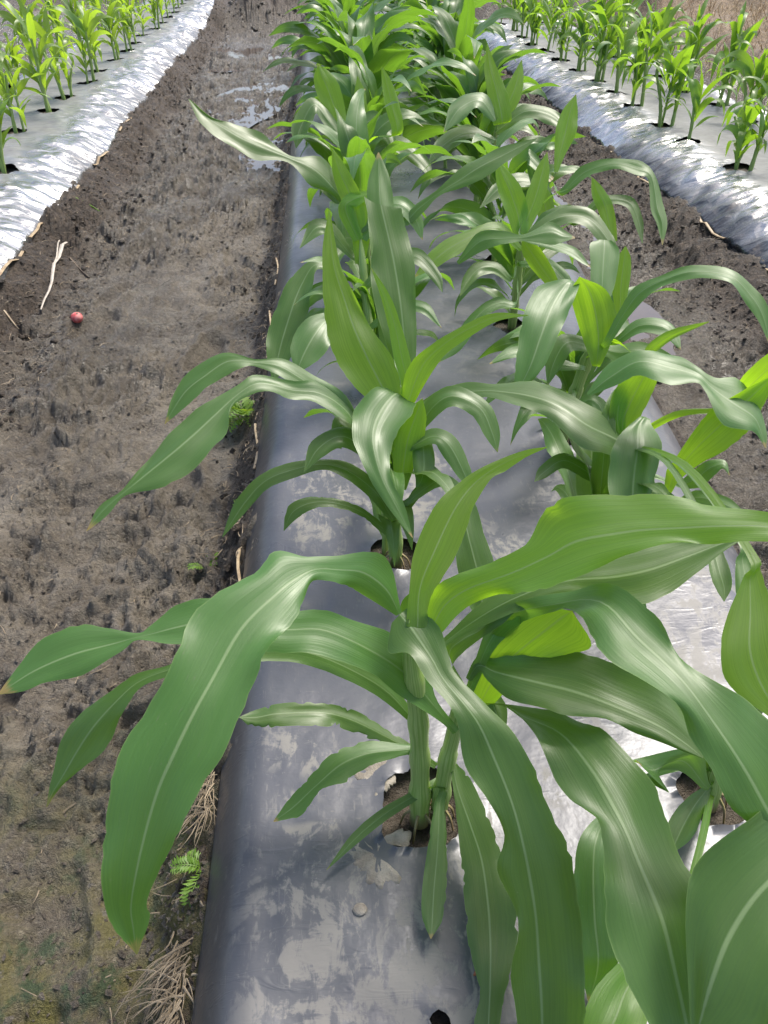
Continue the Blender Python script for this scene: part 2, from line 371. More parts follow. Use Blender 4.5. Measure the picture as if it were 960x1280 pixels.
# ------------------------------------------------------------------ ground
def steps(a, b, f):
    o = [a]
    while o[-1] < b: o.append(o[-1] + f(o[-1]))
    return np.array(o)
ys = np.concatenate([-np.geomspace(60, 1.2, 16), steps(-.9, .2, lambda y: .05), steps(.21, 16, lambda y: .0058 * max(1, y / 1.15)), np.geomspace(17, 220, 22)])
xs = np.concatenate([-np.geomspace(160, 4.5, 26), steps(-4.3, -1.62, lambda x: .05), steps(-1.58, -.17, lambda x: .0062), steps(-.15, .84, lambda x: .02),
                     steps(.86, 2.02, lambda x: .011), steps(2.05, 5.5, lambda x: .045), np.geomspace(5.8, 160, 24)])
X, Y = np.meshgrid(xs, ys); x = X.ravel(); y = Y.ravel()
HOLES = []   # (bed, x, y, radius)
def hole_list():
    h = [('c', .112, .640, .068), ('c', .121, 1.234, .05), ('c', .565, .624, .05), ('c', .54, 1.10, .05), ('c', .595, 1.66, .05), ('c', .13, 1.95, .05), ('c', .608, 2.349, .055), ('c', .672, 2.929, .055), ('c', .713, 3.557, .055), ('c', .15, 3.05, .05), ('c', .14, 2.5, .05)]
    h += [('c', .165, 2.44, .016), ('c', .31, 2.31, .016), ('c', .42, 1.02, .015), ('c', .40, 1.15, .012), ('c', .098, .350, .014)]
    return h
HOLES = hole_list()
rr = random.Random(21)
C_LEFT = [(.16 + .012 * yy, yy) for yy in np.arange(3.65, 11.9, .6)]
C_RIGHT = [(.53 + .051 * yy, yy) for yy in np.arange(4.17, 11.9, .6)]
L_ROWS = [[(-1.66, 4.41), (-1.87, 5.335), (-1.825, 5.92), (-1.83, 6.385), (-1.79, 6.95)] + [(-1.80 + rr.uniform(-.04, .04), 7.5 + .56 * i) for i in range(12)],
          [(-2.33 + rr.uniform(-.05, .05), 5.1 + .55 * i + rr.uniform(-.08, .08)) for i in range(16)]]
R_ROWS = [[(2.22, 3.62), (2.203, 4.192), (2.15, 4.722), (2.15, 5.179), (2.158, 5.741), (2.181, 6.165)] + [(2.17 + rr.uniform(-.03, .03), 6.7 + .52 * i) for i in range(8)],
          [(2.74 + rr.uniform(-.05, .05), 4.2 + .53 * i + rr.uniform(-.08, .08)) for i in range(13)]]
for p in C_LEFT + C_RIGHT: HOLES.append(('c', p[0], p[1], .055))
for r in L_ROWS:
    for p in r: HOLES.append(('l', p[0], p[1], .075))
for r in R_ROWS:
    for p in r: HOLES.append(('r', p[0], p[1], .075))
z, inside, slope, far, rb = ground_z(x.copy(), y.copy())
for (k, hx, hy, hr) in HOLES:
    m = (np.abs(x - hx) < .15) & (np.abs(y - hy) < .15)
    d = np.hypot(x[m] - hx, y[m] - hy); near = 1.0 if hy < 2.1 else .5
    z[m] += -.014 * near * ss(hr * 1.15, hr * .5, d) * inside[m] + .010 * near * fbm(x[m] * 40, y[m] * 40, 77, 3) * ss(hr * 1.2, hr * .8, d)
cx = (x > c_l(y) - .35) & (x < c_l(y))
furl = ss(-1.2, -1.05, x) * ss(-.22, -.36, x)
wet = ss(.0, .5, fbm(x * 1.3, y * .8, 81, 3) + .32 + .55 * ss(3.8, 6, y) - .3 * ss(3.2, 1.4, y)) * (1 - slope)
wet = np.maximum(wet, (1 - slope) * ss(.9, 1.3, x) * (.85 + .3 * vnoise(x * 3, y * 2, 83)))
alg = ss(1.15, .55, y + .15 * vnoise(x * 5, y * 5, 82)) * ss(-.15, -.3, x)
ground_me = mesh_np('ground', np.stack([x, y, z], 1), grid_quads(len(ys), len(xs)), M_SOIL, attrs=dict(wet=wet, slope=np.maximum(np.clip(slope, 0, 1) * (1 - inside), inside * .6), algae=alg, straw=rb * (1 - inside) * .95))
ground = tag(link('ground', ground_me), kind='structure')
def gz(px, py):
    zz = ground_z(np.array([float(px)]), np.array([float(py)]))[0]; return float(zz[0])

# puddles: level sheets of water that fill the low spots of the mud
def puddle(cx_, cy_, rx, ry, zl, seed):
    n = 40; a = np.linspace(0, 2 * np.pi, n, endpoint=False)
    r = 1 + .35 * vnoise(np.cos(a) * 1.5 + seed, np.sin(a) * 1.5, seed)
    ring = np.stack([cx_ + rx * r * np.cos(a), cy_ + ry * r * np.sin(a), np.full(n, zl)], 1)
    v = np.vstack([[[cx_, cy_, zl]], ring]); f = np.array([[0, i + 1, (i + 1) % n + 1] for i in range(n)])
    tag(link('puddle', mesh_np('puddle', v, f, M_WATER)), kind='structure')
puddle(-.58, 7.2, .34, 1.0, .016, 1); puddle(-.40, 5.6, .15, .8, .016, 2); puddle(-.75, 9.6, .45, .9, .018, 3)
puddle(1.28, 3.9, .15, .6, .016, 4); puddle(1.22, 2.8, .13, .5, .010, 5); puddle(1.45, 5.4, .12, .8, .018, 7)

# ------------------------------------------------------------------ plastic film with cut holes
def film(k, mat, label, dustfn):
    b = BEDS[k]
    y0 = max(b['y0'], .05) if k == 'c' else (2.2 if k == 'l' else 2.0)
    fy = steps(y0, b['y1'], lambda q: min(.0105 * max(1, q / 1.6), .026))
    nx = 118 if k == 'c' else 96
    s = np.linspace(0, 1, nx); s = .5 - .5 * np.cos(np.pi * s) * (.55) - .45 * (.5 - s) * 1.0
    s = (s - s[0]) / (s[-1] - s[0])
    Yf = np.repeat(fy[:, None], nx, 1); xl, xr = b['xl'](Yf), b['xr'](Yf)
    Xf = xl + (xr - xl) * s[None, :]
    px, py = Xf.ravel().copy(), Yf.ravel().copy()
    quads = grid_quads(len(fy), nx); drop = np.zeros(len(px), bool)
    for i, (kk, hx, hy, hr) in enumerate(HOLES):
        if kk != k: continue
        near = (np.abs(px - hx) < .2) & (np.abs(py - hy) < .2); idx = np.where(near)[0]
        if not len(idx): continue
        dx, dy = px[idx] - hx, py[idx] - hy; d = np.hypot(dx, dy); th = np.arctan2(dy, dx)
        rad = hr * (1 + .20 * vnoise(np.cos(th) * 1.7 + i * 3.1, np.sin(th) * 1.7, 91) + .07 * vnoise(np.cos(th) * 6 + i, np.sin(th) * 6, 92))
        cell = .012 * max(1, hy / 2.0)
        ins = d < rad; drop[idx[ins & (d < rad - cell * .8)]] = True
        snap = np.abs(d - rad) <= cell * .8; sc = rad[snap] / np.maximum(d[snap], 1e-5)
        px[idx[snap]] = hx + dx[snap] * sc; py[idx[snap]] = hy + dy[snap] * sc
    zf = film_z(k, px, py) + .004
    for i, (kk, hx, hy, hr) in enumerate(HOLES):
        if kk != k: continue
        m = (np.abs(px - hx) < .2) & (np.abs(py - hy) < .2); d = np.hypot(px[m] - hx, py[m] - hy)
        zf[m] += .004 * ss(hr * 1.8, hr, d) + .005 * ss(hr * 1.5, hr, d) * vnoise(px[m] * 35, py[m] * 35, 93)
    # hems that hang from both edges
    keep = ~drop[quads].any(1)
    V = np.stack([px, py, zf], 1); quads = quads[keep]
    t = np.minimum((px - b['xl'](py)) / b['sw'][0], (b['xr'](py) - px) / b['sw'][1])
    L_ = V.reshape(len(fy), nx, 3); parts = [V]; Q = [quads]; base = len(V); tt = [t]
    for side, sgn in ((0, -1), (nx - 1, 1)):
        e = L_[:, side, :]; rows = []
        for j, (ox, oz) in enumerate([(.004, -.006), (.006, -.022), (.001, -.06)] if k == 'c' else [(.006, -.006), (.009, -.022), (.004, -.05)]):
            w = 1 + .5 * vnoise(e[:, 1] * 9, e[:, 1] * 0 + j, 95)
            rows.append(np.stack([e[:, 0] + sgn * ox * w, e[:, 1], e[:, 2] + oz * w], 1))
        rows = np.stack([e] + rows, 1)
        parts.append(rows.reshape(-1, 3)); q = grid_quads(len(fy), 4) + base; Q.append(q if sgn > 0 else q[:, ::-1]); base += rows.shape[0] * 4
        tt.append(np.full(rows.shape[0] * 4, -.3))
    V = np.vstack(parts); t = np.concatenate(tt)
    black = ss(.5, .02, t + .25 * fbm(V[:, 0] * 8 + V[:, 1] * 2, V[:, 1] * 9, 97, 3))
    if k == 'c': black = ss(1.15, .2, (V[:, 0] - c_l(V[:, 1])) / .085 + .1 * vnoise(V[:, 1] * 5, V[:, 0] * 5, 98)) * .85
    elif k == 'r': black = black * ss(.75, .6, t) * ss(-.1, .35, vnoise(V[:, 1] * 2.3, V[:, 1] * 0, 99) + .25)
    else: black = black * .6 * ss(-.1, .35, vnoise(V[:, 1] * 2.6, V[:, 1] * 0, 101) + .05)
    me = mesh_np('mulch_film', V, np.vstack(Q), mat, attrs=dict(edge=black, dust=dustfn(V[:, 0], V[:, 1]), matte=t * 0 + .15 if k == 'c' else ss(.6, 1.25, t + .35 * fbm(V[:, 0] * 5, V[:, 1] * 3, 103, 3))))
    tag(link('mulch_film', me), label, 'plastic film', 'plastic mulch films over the three beds')
film('c', M_FILM_C, 'dusty grey plastic film stretched over the middle bed between the two muddy furrows',
     lambda x, y: np.clip(ss(2.4, .9, y) * (.55 + .6 * ss(.55, .15, x)) + .18, 0, 1) * ss(.02, .14, x - c_l(y)))
film('l', M_FILM_S, 'bright silver plastic film with crumpled shoulder on the far left bed', lambda x, y: x * 0 + .12)
film('r', M_FILM_S, 'bright silver plastic film with black pinned folds on the right bed', lambda x, y: x * 0 + .12)

# ------------------------------------------------------------------ corn
def catmull(P, t):
    n = len(P); P = np.vstack([2 * P[0] - P[1], P, 2 * P[-1] - P[-2]])
    i = np.clip(np.floor(t).astype(int), 0, n - 2); f = (t - i)[:, None]
    a, b, c, d = P[i], P[i + 1], P[i + 2], P[i + 3]
    return .5 * ((2 * b) + (c - a) * f + (2 * a - 5 * b + 4 * c - d) * f ** 2 + (3 * b - a - 3 * c + d) * f ** 3)
def leaf_mesh(Lp, Mp, Rp, mat, per=4, half=5, rip=0.0, chew=0.0, seed=0, groove=.05):
    n = len(Mp); t = np.linspace(0, n - 1, (n - 1) * per + 1)
    l, m, r = catmull(Lp, t), catmull(Mp, t), catmull(Rp, t)
    s = np.concatenate([[0], np.cumsum(np.linalg.norm(np.diff(m, axis=0), axis=1))])
    k = np.linspace(-1, 1, 2 * half + 1)
    rs = np.random.default_rng(seed)
    bl = np.ones(len(t)); br = np.ones(len(t))
    if chew:
        for q in (bl, br):
            nz = vnoise(s * 95 + rs.uniform(0, 50), s * 0 + rs.uniform(0, 50), seed) + .6 * vnoise(s * 210, s * 0, seed + 1)
            q -= np.clip(nz, 0, 1.2) * chew * 1.4
    hv = (r - l) / 2; cv = (r + l) / 2 - m
    tan = np.gradient(m, axis=0); nor = np.cross(tan, hv); nl = np.linalg.norm(nor, axis=1)[:, None]; nor = nor / np.maximum(nl, 1e-9)
    w = np.linalg.norm(hv, axis=1)
    ph = rs.uniform(0, 7, 4); fr_ = rs.uniform(24, 40, 2)
    V = []; U = []
    for j, a in enumerate(k):
        e = (bl if a < 0 else br)
        aa = a * (1 - (1 - e) * abs(a) ** 2)
        p = m + aa[:, None] * hv + (aa ** 2)[:, None] * cv
        disp = groove * w * (1 - np.exp(-(a / .16) ** 2)) * .9
        side = 0 if a < 0 else 1
        disp = disp + rip * .012 * abs(a) ** 3 * np.clip(w / .04, 0, 1.2) * (np.sin(s * fr_[side] + ph[side]) + .5 * np.sin(s * 71 + ph[2 + side]))
        disp = disp + .0035 * np.clip(w / .04, 0, 1) * vnoise(s * 14 + seed, s * 0 + a * 1.6, seed + 5)
        V.append(p + nor * disp[:, None]); U.append(np.stack([np.full(len(t), a * .5 + .5), s * 3], 1))
    V = np.stack(V, 1).reshape(-1, 3); U = np.stack(U, 1).reshape(-1, 2)
    return mesh_np('leaf', V, grid_quads(len(t), len(k)), mat, uv=U, attrs=dict(along=np.repeat(s / s[-1], len(k))))
def tube_mesh(P, rad, mat, seg=10, per=5, name='stalk', nodes=True):
    P = np.asarray(P, float); n = len(P); t = np.linspace(0, n - 1, (n - 1) * per + 1)
    c = catmull(P, t); rad = np.interp(t, np.linspace(0, n - 1, len(rad)), rad)
    s = np.concatenate([[0], np.cumsum(np.linalg.norm(np.diff(c, axis=0), axis=1))]); s1 = s / s[-1]
    if nodes: rad = rad * (1 + .16 * np.exp(-((s[:, None] - np.arange(.06, .6, .085)[None, :]) / .006) ** 2).sum(1) + .24 * ((s / .085) % 1) ** 2)
    tan = np.gradient(c, axis=0); tan /= np.linalg.norm(tan, axis=1)[:, None]
    ref = np.array([1, .13, .07]); a = np.cross(tan, ref); a /= np.linalg.norm(a, axis=1)[:, None]; b = np.cross(tan, a)
    th = np.linspace(0, 2 * np.pi, seg, endpoint=True)
    V = c[:, None, :] + rad[:, None, None] * (a[:, None, :] * np.cos(th)[None, :, None] + b[:, None, :] * np.sin(th)[None, :, None])
    U = np.stack(np.broadcast_arrays(th[None, :] / 6.283, s1[:, None]), -1)
    return mesh_np(name, V.reshape(-1, 3), grid_quads(len(t), seg), mat, uv=U.reshape(-1, 2))

LEAVES = [
['A', 'm', {'k': 0.35, 'rip': 0.3, 'n': 4, 'lab': 'broadest leaf, bent over and hanging above the muddy furrow'}, [[64,641,653,68,643,654,71,644,655],[32,640,686,53,647,691,60,668,704],[9,632,713,27,645,722,42,665,735],[-7,623,729,0,636,737,1,651,746],[-30,614,743,-27,625,750,-35,638,758],[-39,588,743,-49,607,754,-68,638,772],[-47,563,741,-68,586,754,-91,609,768],[-66,536,741,-104,546,745,-148,568,757],[-88,496,727,-136,489,721,-171,509,731],[-116,443,694,-163,445,693,-216,452,695],[-140,418,669,-180,421,669,-228,412,662],[-165,395,632,-196,396,631,-236,381,621],[-187,375,594,-209,374,592,-238,364,585],[-202,365,562,-217,363,560,-237,356,555],[-202,360,540,-218,355,537,-230,350,534],[-218,343,506,-219,343,506,-219,343,506]]],
['P', 'm', {'k': 0.5}, [[142,626,432,147,628,433,152,631,435],[123,624,465,122,638,471,121,658,479],[74,629,514,87,649,523,104,683,538],[39,634,554,50,655,563,65,686,577],[-3,635,582,10,661,594,12,686,605],[-45,641,596,-29,669,609,-28,692,619],[-83,641,601,-78,669,613,-78,691,623],[-140,644,616,-141,677,629,-152,702,640],[-208,651,614,-203,671,623,-206,698,634],[-237,659,615,-234,668,618,-237,679,623],[-255,661,614,-254,665,616,-252,671,618],[-272,650,607,-278,662,612,-289,680,620],[-318,631,594,-326,655,604,-328,689,619],[-359,629,585,-371,645,592,-377,676,605],[-387,624,577,-398,636,581,-405,648,586],[-419,627,570,-420,627,570,-420,628,571]]],
['A', 'm', {'k': 0.4}, [[94,655,415,98,657,417,101,660,418],[38,670,472,47,679,477,53,694,485],[-38,679,524,-33,693,531,-30,709,540],[-100,681,540,-95,694,547,-95,707,555],[-175,670,544,-177,682,550,-179,693,556],[-236,666,536,-233,674,541,-232,680,544],[-264,659,528,-268,666,531,-271,676,537],[-280,646,513,-293,653,516,-302,664,522],[-297,633,491,-324,635,491,-348,648,496],[-316,615,462,-350,618,462,-372,631,468],[-352,604,436,-372,601,433,-384,609,437],[-377,595,417,-388,588,413,-392,593,415],[-395,579,399,-396,579,399,-396,579,399]]],
['A', 'm', {'k': 0.7, 'chew': 0.25, 'lab': 'narrow lower leaf with ragged chewed edges'}, [[123,643,326,126,647,326,130,651,327],[96,653,342,100,658,343,104,664,344],[40,668,367,54,675,368,58,686,370],[-6,673,395,6,686,397,14,699,400],[-42,666,414,-38,688,418,-36,701,421],[-97,666,420,-95,685,424,-98,701,427],[-128,665,419,-126,682,422,-127,696,425],[-151,682,424,-152,682,424,-152,683,424]]],
['A', 'm', {'k': 0.6, 'chew': 0.12}, [[107,655,355,107,660,356,107,664,357],[73,647,357,80,656,360,77,665,362],[28,633,361,29,650,366,27,669,371],[-5,613,357,-11,637,363,-22,654,367],[-41,608,348,-48,615,349,-60,625,352],[-72,583,328,-81,596,331,-90,604,333],[-109,582,319,-109,583,319,-110,583,319]]],
['A', 'm', {'k': 0.5}, [[106,636,256,104,641,257,101,646,259],[138,646,281,135,651,283,132,656,285],[90,623,273,87,630,275,83,636,277],[52,604,266,47,611,268,42,618,270],[9,578,257,4,583,259,-1,589,261],[-40,545,246,-40,545,246,-40,546,246]]],
['A', 'm', {'k': 0.2, 'chew': 0.12, 'spots': 1, 'lab': 'short hanging leaf with a dry yellow tip'}, [[109,642,276,103,643,276,97,644,277],[140,626,301,134,627,301,128,628,301],[135,601,293,127,603,294,119,604,294],[132,547,278,118,549,278,104,550,278],[124,497,265,107,499,266,91,501,266],[116,464,258,101,466,259,87,467,259],[96,439,254,96,439,254,95,439,254]]],
['A', 'm', {'k': 0.4, 'n': 4, 'rip': 0.3}, [[79,663,643,70,657,639,59,649,634],[113,641,636,83,638,633,52,618,621],[123,604,622,103,602,620,77,607,622],[131,579,612,115,576,610,94,577,610],[175,527,597,145,528,596,121,535,599],[204,490,564,162,499,567,130,490,561],[219,459,528,180,462,528,153,468,530],[241,423,491,190,429,492,170,442,497],[247,395,457,196,407,461,160,416,464],[252,369,419,201,380,423,181,381,422],[252,338,376,203,351,380,170,350,379],[249,301,327,204,318,333,175,319,332],[236,277,281,203,283,282,182,285,282],[206,256,243,205,256,243,205,256,243]]],
['A', 'y', {'k': -0.3}, [[76,640,636,90,638,633,102,638,636],[83,675,663,96,675,664,116,672,662],[92,712,691,119,711,696,146,707,691],[119,749,727,146,747,727,172,748,733],[149,773,745,173,772,747,193,772,752],[188,788,762,205,786,762,213,783,755],[238,798,776,240,796,772,241,794,768],[270,802,778,270,802,777,271,802,777]]],
['A', 'y', {'k': 0.6, 'n': 4, 'rip': 0.4}, [[101,649,638,107,637,633,117,628,631],[109,661,664,123,647,660,148,642,659],[124,666,685,151,652,681,187,641,678],[177,667,709,201,651,704,210,624,695],[216,670,732,241,652,726,238,615,713],[240,693,759,272,654,745,277,617,732],[271,696,775,310,649,758,308,621,748],[323,690,785,343,643,768,360,622,760],[381,673,793,388,632,777,400,613,770],[426,648,795,427,622,785,425,604,779],[471,627,796,466,612,790,461,596,784],[522,608,792,512,596,787,502,583,782],[541,572,772,540,572,772,540,572,771]]],
['A', 'm', {'k': 0.5}, [[85,656,540,88,651,538,90,646,536],[133,678,572,135,673,570,137,668,568],[183,697,615,186,682,608,195,671,604],[239,707,647,236,685,637,238,667,629],[284,710,666,284,684,655,283,667,647],[333,708,678,336,676,663,334,643,649],[376,701,688,381,674,675,377,635,658],[425,704,699,431,681,689,431,658,679],[463,699,706,469,687,700,471,677,696],[499,690,707,499,690,706,499,689,706]]],
['A', 'm', {'k': -0.2}, [[80,651,551,86,651,553,92,651,555],[76,684,578,89,683,578,104,677,568],[73,684,627,93,683,627,109,687,638],[91,685,650,103,684,651,113,684,652],[108,684,662,108,684,661,109,684,661]]],
['P', 'm', {'k': 0.3, 'spots': 1, 'chew': 0.08}, [[156,642,338,150,642,338,144,641,337],[173,619,330,153,611,324,146,621,330],[193,568,309,165,565,306,147,556,299],[205,519,289,175,521,289,146,511,281],[213,473,281,175,468,276,144,466,273],[208,431,273,171,426,268,142,424,266],[186,379,265,162,377,263,148,370,258],[169,340,252,155,345,254,137,343,252],[159,297,243,145,299,243,131,301,244],[135,270,238,135,270,238,135,270,238]]],
['P', 'm', {'k': 0.5, 'n': 4, 'rip': 0.5}, [[158,650,492,162,646,490,166,642,488],[180,672,564,186,665,561,193,658,559],[198,695,594,211,684,590,217,668,584],[210,683,618,225,674,615,230,661,609],[257,660,658,255,646,652,255,638,648],[308,623,701,295,607,694,270,593,687],[341,568,709,319,545,698,275,534,692],[353,517,704,345,494,694,300,493,693],[386,479,693,362,456,682,337,462,684],[413,465,679,381,419,659,347,433,664],[450,439,644,407,387,622,368,393,623],[464,394,597,432,364,585,408,377,589],[466,341,537,466,341,537,465,341,537]]],
['P', 'm', {'k': 0.6, 'rip': 0.5}, [[159,655,514,162,652,513,165,649,512],[172,667,539,175,656,536,176,647,533],[198,668,545,194,643,537,185,631,533],[235,663,554,223,626,542,208,602,535],[290,650,570,278,596,552,259,565,543],[340,616,571,325,567,555,308,549,550],[391,582,561,371,540,548,354,530,545],[418,544,545,400,519,537,389,513,535],[418,503,527,418,503,527,417,503,527]]],
['P', 'm', {'k': 0.4, 'n': 4, 'rip': 0.4}, [[163,648,466,157,648,466,151,647,466],[209,629,488,203,629,488,197,629,488],[254,604,501,228,600,498,219,603,499],[286,573,523,262,560,515,233,554,511],[310,543,540,283,505,520,238,505,517],[341,486,534,296,459,518,248,468,521],[346,444,528,302,425,517,272,438,523],[350,396,517,306,387,511,263,387,510],[369,343,506,312,340,503,257,341,502],[363,297,487,314,301,487,261,300,485],[370,250,460,316,256,461,280,256,460],[361,218,420,321,221,420,298,220,419],[322,192,384,322,192,384,321,192,384]]],
['P', 'y', {'k': -0.3}, [[165,649,483,180,643,472,195,639,465],[182,668,553,201,653,520,223,646,506],[202,673,590,226,657,557,251,649,543],[226,672,608,255,661,588,286,646,556],[260,670,622,277,663,610,317,645,573],[290,664,621,290,663,621,290,663,620]]],
['P', 'm', {'k': 0.3}, [[163,651,493,162,646,490,161,641,487],[136,698,530,142,687,523,144,669,511],[164,705,567,157,686,554,154,672,545],[183,687,585,178,679,579,179,671,573],[207,692,610,197,682,603,204,671,596],[220,683,620,221,680,618,222,676,616]]],
['P', 'm', {'k': 0.2}, [[162,649,468,157,648,466,151,646,464],[191,666,484,185,664,482,179,662,480],[214,643,472,199,638,467,184,634,463],[214,622,458,204,620,456,195,619,454],[207,612,450,206,612,450,206,612,450]]],
['C', 'm', {'k': 0.4, 'rip': 0.5}, [[576,602,527,574,607,529,572,612,531],[549,491,593,546,497,596,543,503,599],[522,382,598,518,387,601,515,393,603],[497,320,575,474,364,594,460,406,615],[413,271,560,396,329,585,386,379,609],[379,223,530,352,297,561,336,352,587],[363,212,507,329,269,530,319,327,557],[308,231,480,308,231,480,307,231,480]]],
['C', 'm', {'k': 0.5}, [[546,621,281,551,623,282,556,626,284],[514,589,309,519,592,310,524,595,311],[452,575,385,466,584,388,493,597,394],[388,559,407,431,571,412,470,592,422],[415,530,412,399,558,422,377,571,426],[371,558,447,372,558,447,372,558,447]]],
['C', 'm', {'k': 0.3}, [[544,612,276,541,615,277,538,617,279],[517,576,265,504,585,270,491,594,275],[491,546,257,474,554,262,458,562,266],[452,526,254,452,527,254,451,527,254]]],
['C', 'm', {'k': 0.2}, [[553,620,301,548,622,303,543,625,305],[481,605,339,476,608,341,471,611,343],[409,590,331,404,593,333,399,596,335],[356,535,342,348,540,346,339,545,349],[339,499,350,319,504,353,299,509,356],[332,462,338,306,464,339,281,467,339],[330,421,313,300,422,312,269,423,311],[325,383,270,301,386,271,277,389,272],[287,355,231,286,355,231,286,355,231]]],
['C', 'y', {'k': 0.3}, [[560,621,249,556,625,252,552,629,254],[485,511,286,481,515,288,477,519,290],[411,402,257,407,406,259,403,410,261],[376,371,262,364,382,268,352,394,275],[353,341,267,328,355,274,303,370,282],[332,308,269,300,322,277,268,336,284],[291,277,268,268,289,274,246,300,280],[231,253,274,230,253,274,230,253,274]]],
['C', 'm', {'k': 0.2}, [[542,611,273,547,612,274,552,613,275],[512,629,318,527,631,321,541,633,323],[498,649,365,510,649,366,522,650,367],[509,661,397,509,661,397,510,661,397]]],
['D', 'y', {'k': 0.2}, [[539,1156,540,533,1155,538,527,1154,536],[539,936,649,533,934,647,527,933,645],[539,715,661,533,714,659,527,713,657],[538,690,650,523,681,641,514,684,643],[540,658,634,513,645,621,484,644,619],[542,609,606,500,603,598,464,604,596],[548,572,574,508,570,570,469,573,570],[535,547,552,525,543,548,514,539,544],[536,526,535,535,525,535,535,525,535]]],
['D', 'm', {'k': 0.2}, [[539,1155,539,533,1155,538,527,1155,537],[558,977,615,552,977,615,547,977,614],[578,799,610,572,799,609,566,799,608],[576,768,596,566,767,595,556,767,594],[578,730,581,561,728,579,544,727,576],[579,697,559,564,696,557,548,694,555],[563,662,533,562,662,533,562,662,533]]],
['D', 'm', {'k': 0.2}, [[539,1156,539,533,1155,538,527,1154,537],[528,965,631,522,964,630,516,963,629],[517,774,636,511,773,635,505,772,634],[520,752,631,509,751,629,498,749,627],[520,721,622,506,720,619,492,718,617],[516,700,611,506,700,610,495,700,609],[501,683,602,501,683,602,500,683,602]]],
['D', 'm', {'k': 0.7}, [[527,1143,526,533,1146,527,539,1148,528],[499,1122,536,520,1156,547,533,1190,560],[439,1123,563,458,1167,578,474,1209,593],[387,1185,590,406,1207,598,414,1247,612],[340,1216,591,361,1240,600,384,1275,614],[298,1259,587,305,1275,593,312,1292,599],[255,1274,572,258,1296,580,261,1319,588],[215,1280,556,220,1306,565,216,1326,572],[182,1300,546,180,1309,549,178,1318,552],[149,1308,534,148,1309,534,148,1310,535]]],
['D', 'm', {'k': 0.3}, [[539,1156,539,533,1155,538,527,1154,537],[571,1162,585,566,1165,587,561,1168,589],[571,1143,587,547,1140,584,522,1138,581],[571,1091,578,529,1088,574,486,1094,576],[556,1048,553,515,1049,551,472,1054,553],[537,1011,523,505,1010,520,468,1013,520],[504,982,495,504,982,495,503,982,495]]],
['D', 'y', {'k': -0.1}, [[532,1150,473,537,1148,470,541,1145,467],[552,1099,510,557,1096,507,562,1094,504],[572,1047,505,577,1045,502,582,1043,499],[577,1059,544,589,1052,536,600,1048,530],[586,1056,567,608,1057,571,630,1049,562],[610,1066,622,637,1059,615,673,1046,599],[633,1070,657,670,1065,654,697,1047,629],[674,1073,687,700,1071,687,717,1059,671],[724,1076,716,725,1076,716,725,1076,716]]],
['D', 'm', {'k': 0.7, 'free': 1}, [[450,1168,641,452,1165,640,453,1162,639],[489,1194,683,490,1168,674,500,1151,668],[539,1190,711,533,1166,702,526,1139,692],[592,1171,714,580,1140,702,558,1102,688],[621,1133,705,616,1116,699,605,1100,693],[645,1113,695,634,1094,688,618,1085,685],[690,1109,692,663,1062,674,630,1030,663],[710,1064,671,690,1038,661,669,1014,653],[707,1019,645,697,1016,644,687,1013,643],[700,995,627,699,995,627,698,995,627]]],
['D', 'y', {'k': -0.3}, [[520,1174,545,535,1172,545,550,1171,544],[515,1186,563,536,1187,570,560,1180,556],[519,1210,610,552,1204,602,583,1202,602],[540,1220,644,571,1217,641,595,1213,637],[583,1222,661,583,1222,660,584,1222,660]]],
['D', 'y', {'k': 0}, [[529,1158,541,533,1155,538,537,1152,535],[607,1146,609,611,1142,605,616,1139,601],[686,1134,623,690,1130,619,694,1126,615],[692,1125,663,703,1116,654,714,1108,644],[700,1113,705,713,1102,692,727,1091,679],[727,1104,745,737,1094,733,748,1083,720],[769,1086,765,769,1085,764,770,1085,764]]],
['D', 'y', {'k': -0.2}, [[522,1159,526,531,1159,527,540,1158,528],[511,1189,570,526,1188,570,541,1187,570],[517,1215,610,533,1212,607,549,1210,604],[545,1232,637,545,1232,637,546,1232,637]]],
['D', 'm', {'k': 0.6}, [[537,1151,455,538,1146,453,538,1140,450],[581,1130,489,582,1124,487,583,1117,484],[626,1108,483,626,1102,481,625,1095,478],[647,1101,506,649,1086,500,651,1071,494],[667,1095,534,669,1081,529,672,1067,523],[694,1084,542,689,1076,539,685,1069,536],[695,1058,528,695,1057,528,694,1057,528]]],
['D', 'm', {'k': 0.7}, [[537,1156,497,535,1150,495,533,1145,494],[549,1075,537,547,1070,535,545,1064,534],[558,995,527,558,989,525,557,983,523],[578,953,579,574,940,575,569,927,571],[602,905,601,593,892,597,584,879,593],[612,855,603,612,854,603,611,854,602]]],
['E', 'm', {'k': 0.3}, [[596,1540,579,590,1540,579,584,1540,579],[560,1538,661,553,1538,661,546,1539,661],[519,1532,693,516,1537,697,512,1542,700],[528,1522,699,490,1513,690,446,1524,696],[497,1463,673,458,1465,672,410,1479,679],[461,1407,637,426,1409,637,386,1424,645],[426,1359,595,401,1366,598,371,1375,603],[396,1341,567,380,1342,567,365,1343,567],[363,1320,538,362,1321,538,361,1321,538]]],
['E', 'y', {'k': -0.3}, [[577,1549,506,583,1549,508,589,1549,509],[569,1504,540,577,1504,542,585,1504,544],[563,1459,539,571,1458,538,580,1457,537],[545,1483,583,575,1483,588,609,1484,599],[522,1511,644,566,1506,641,616,1500,633],[508,1519,680,548,1518,686,585,1515,686],[524,1523,712,525,1523,712,525,1523,713]]],
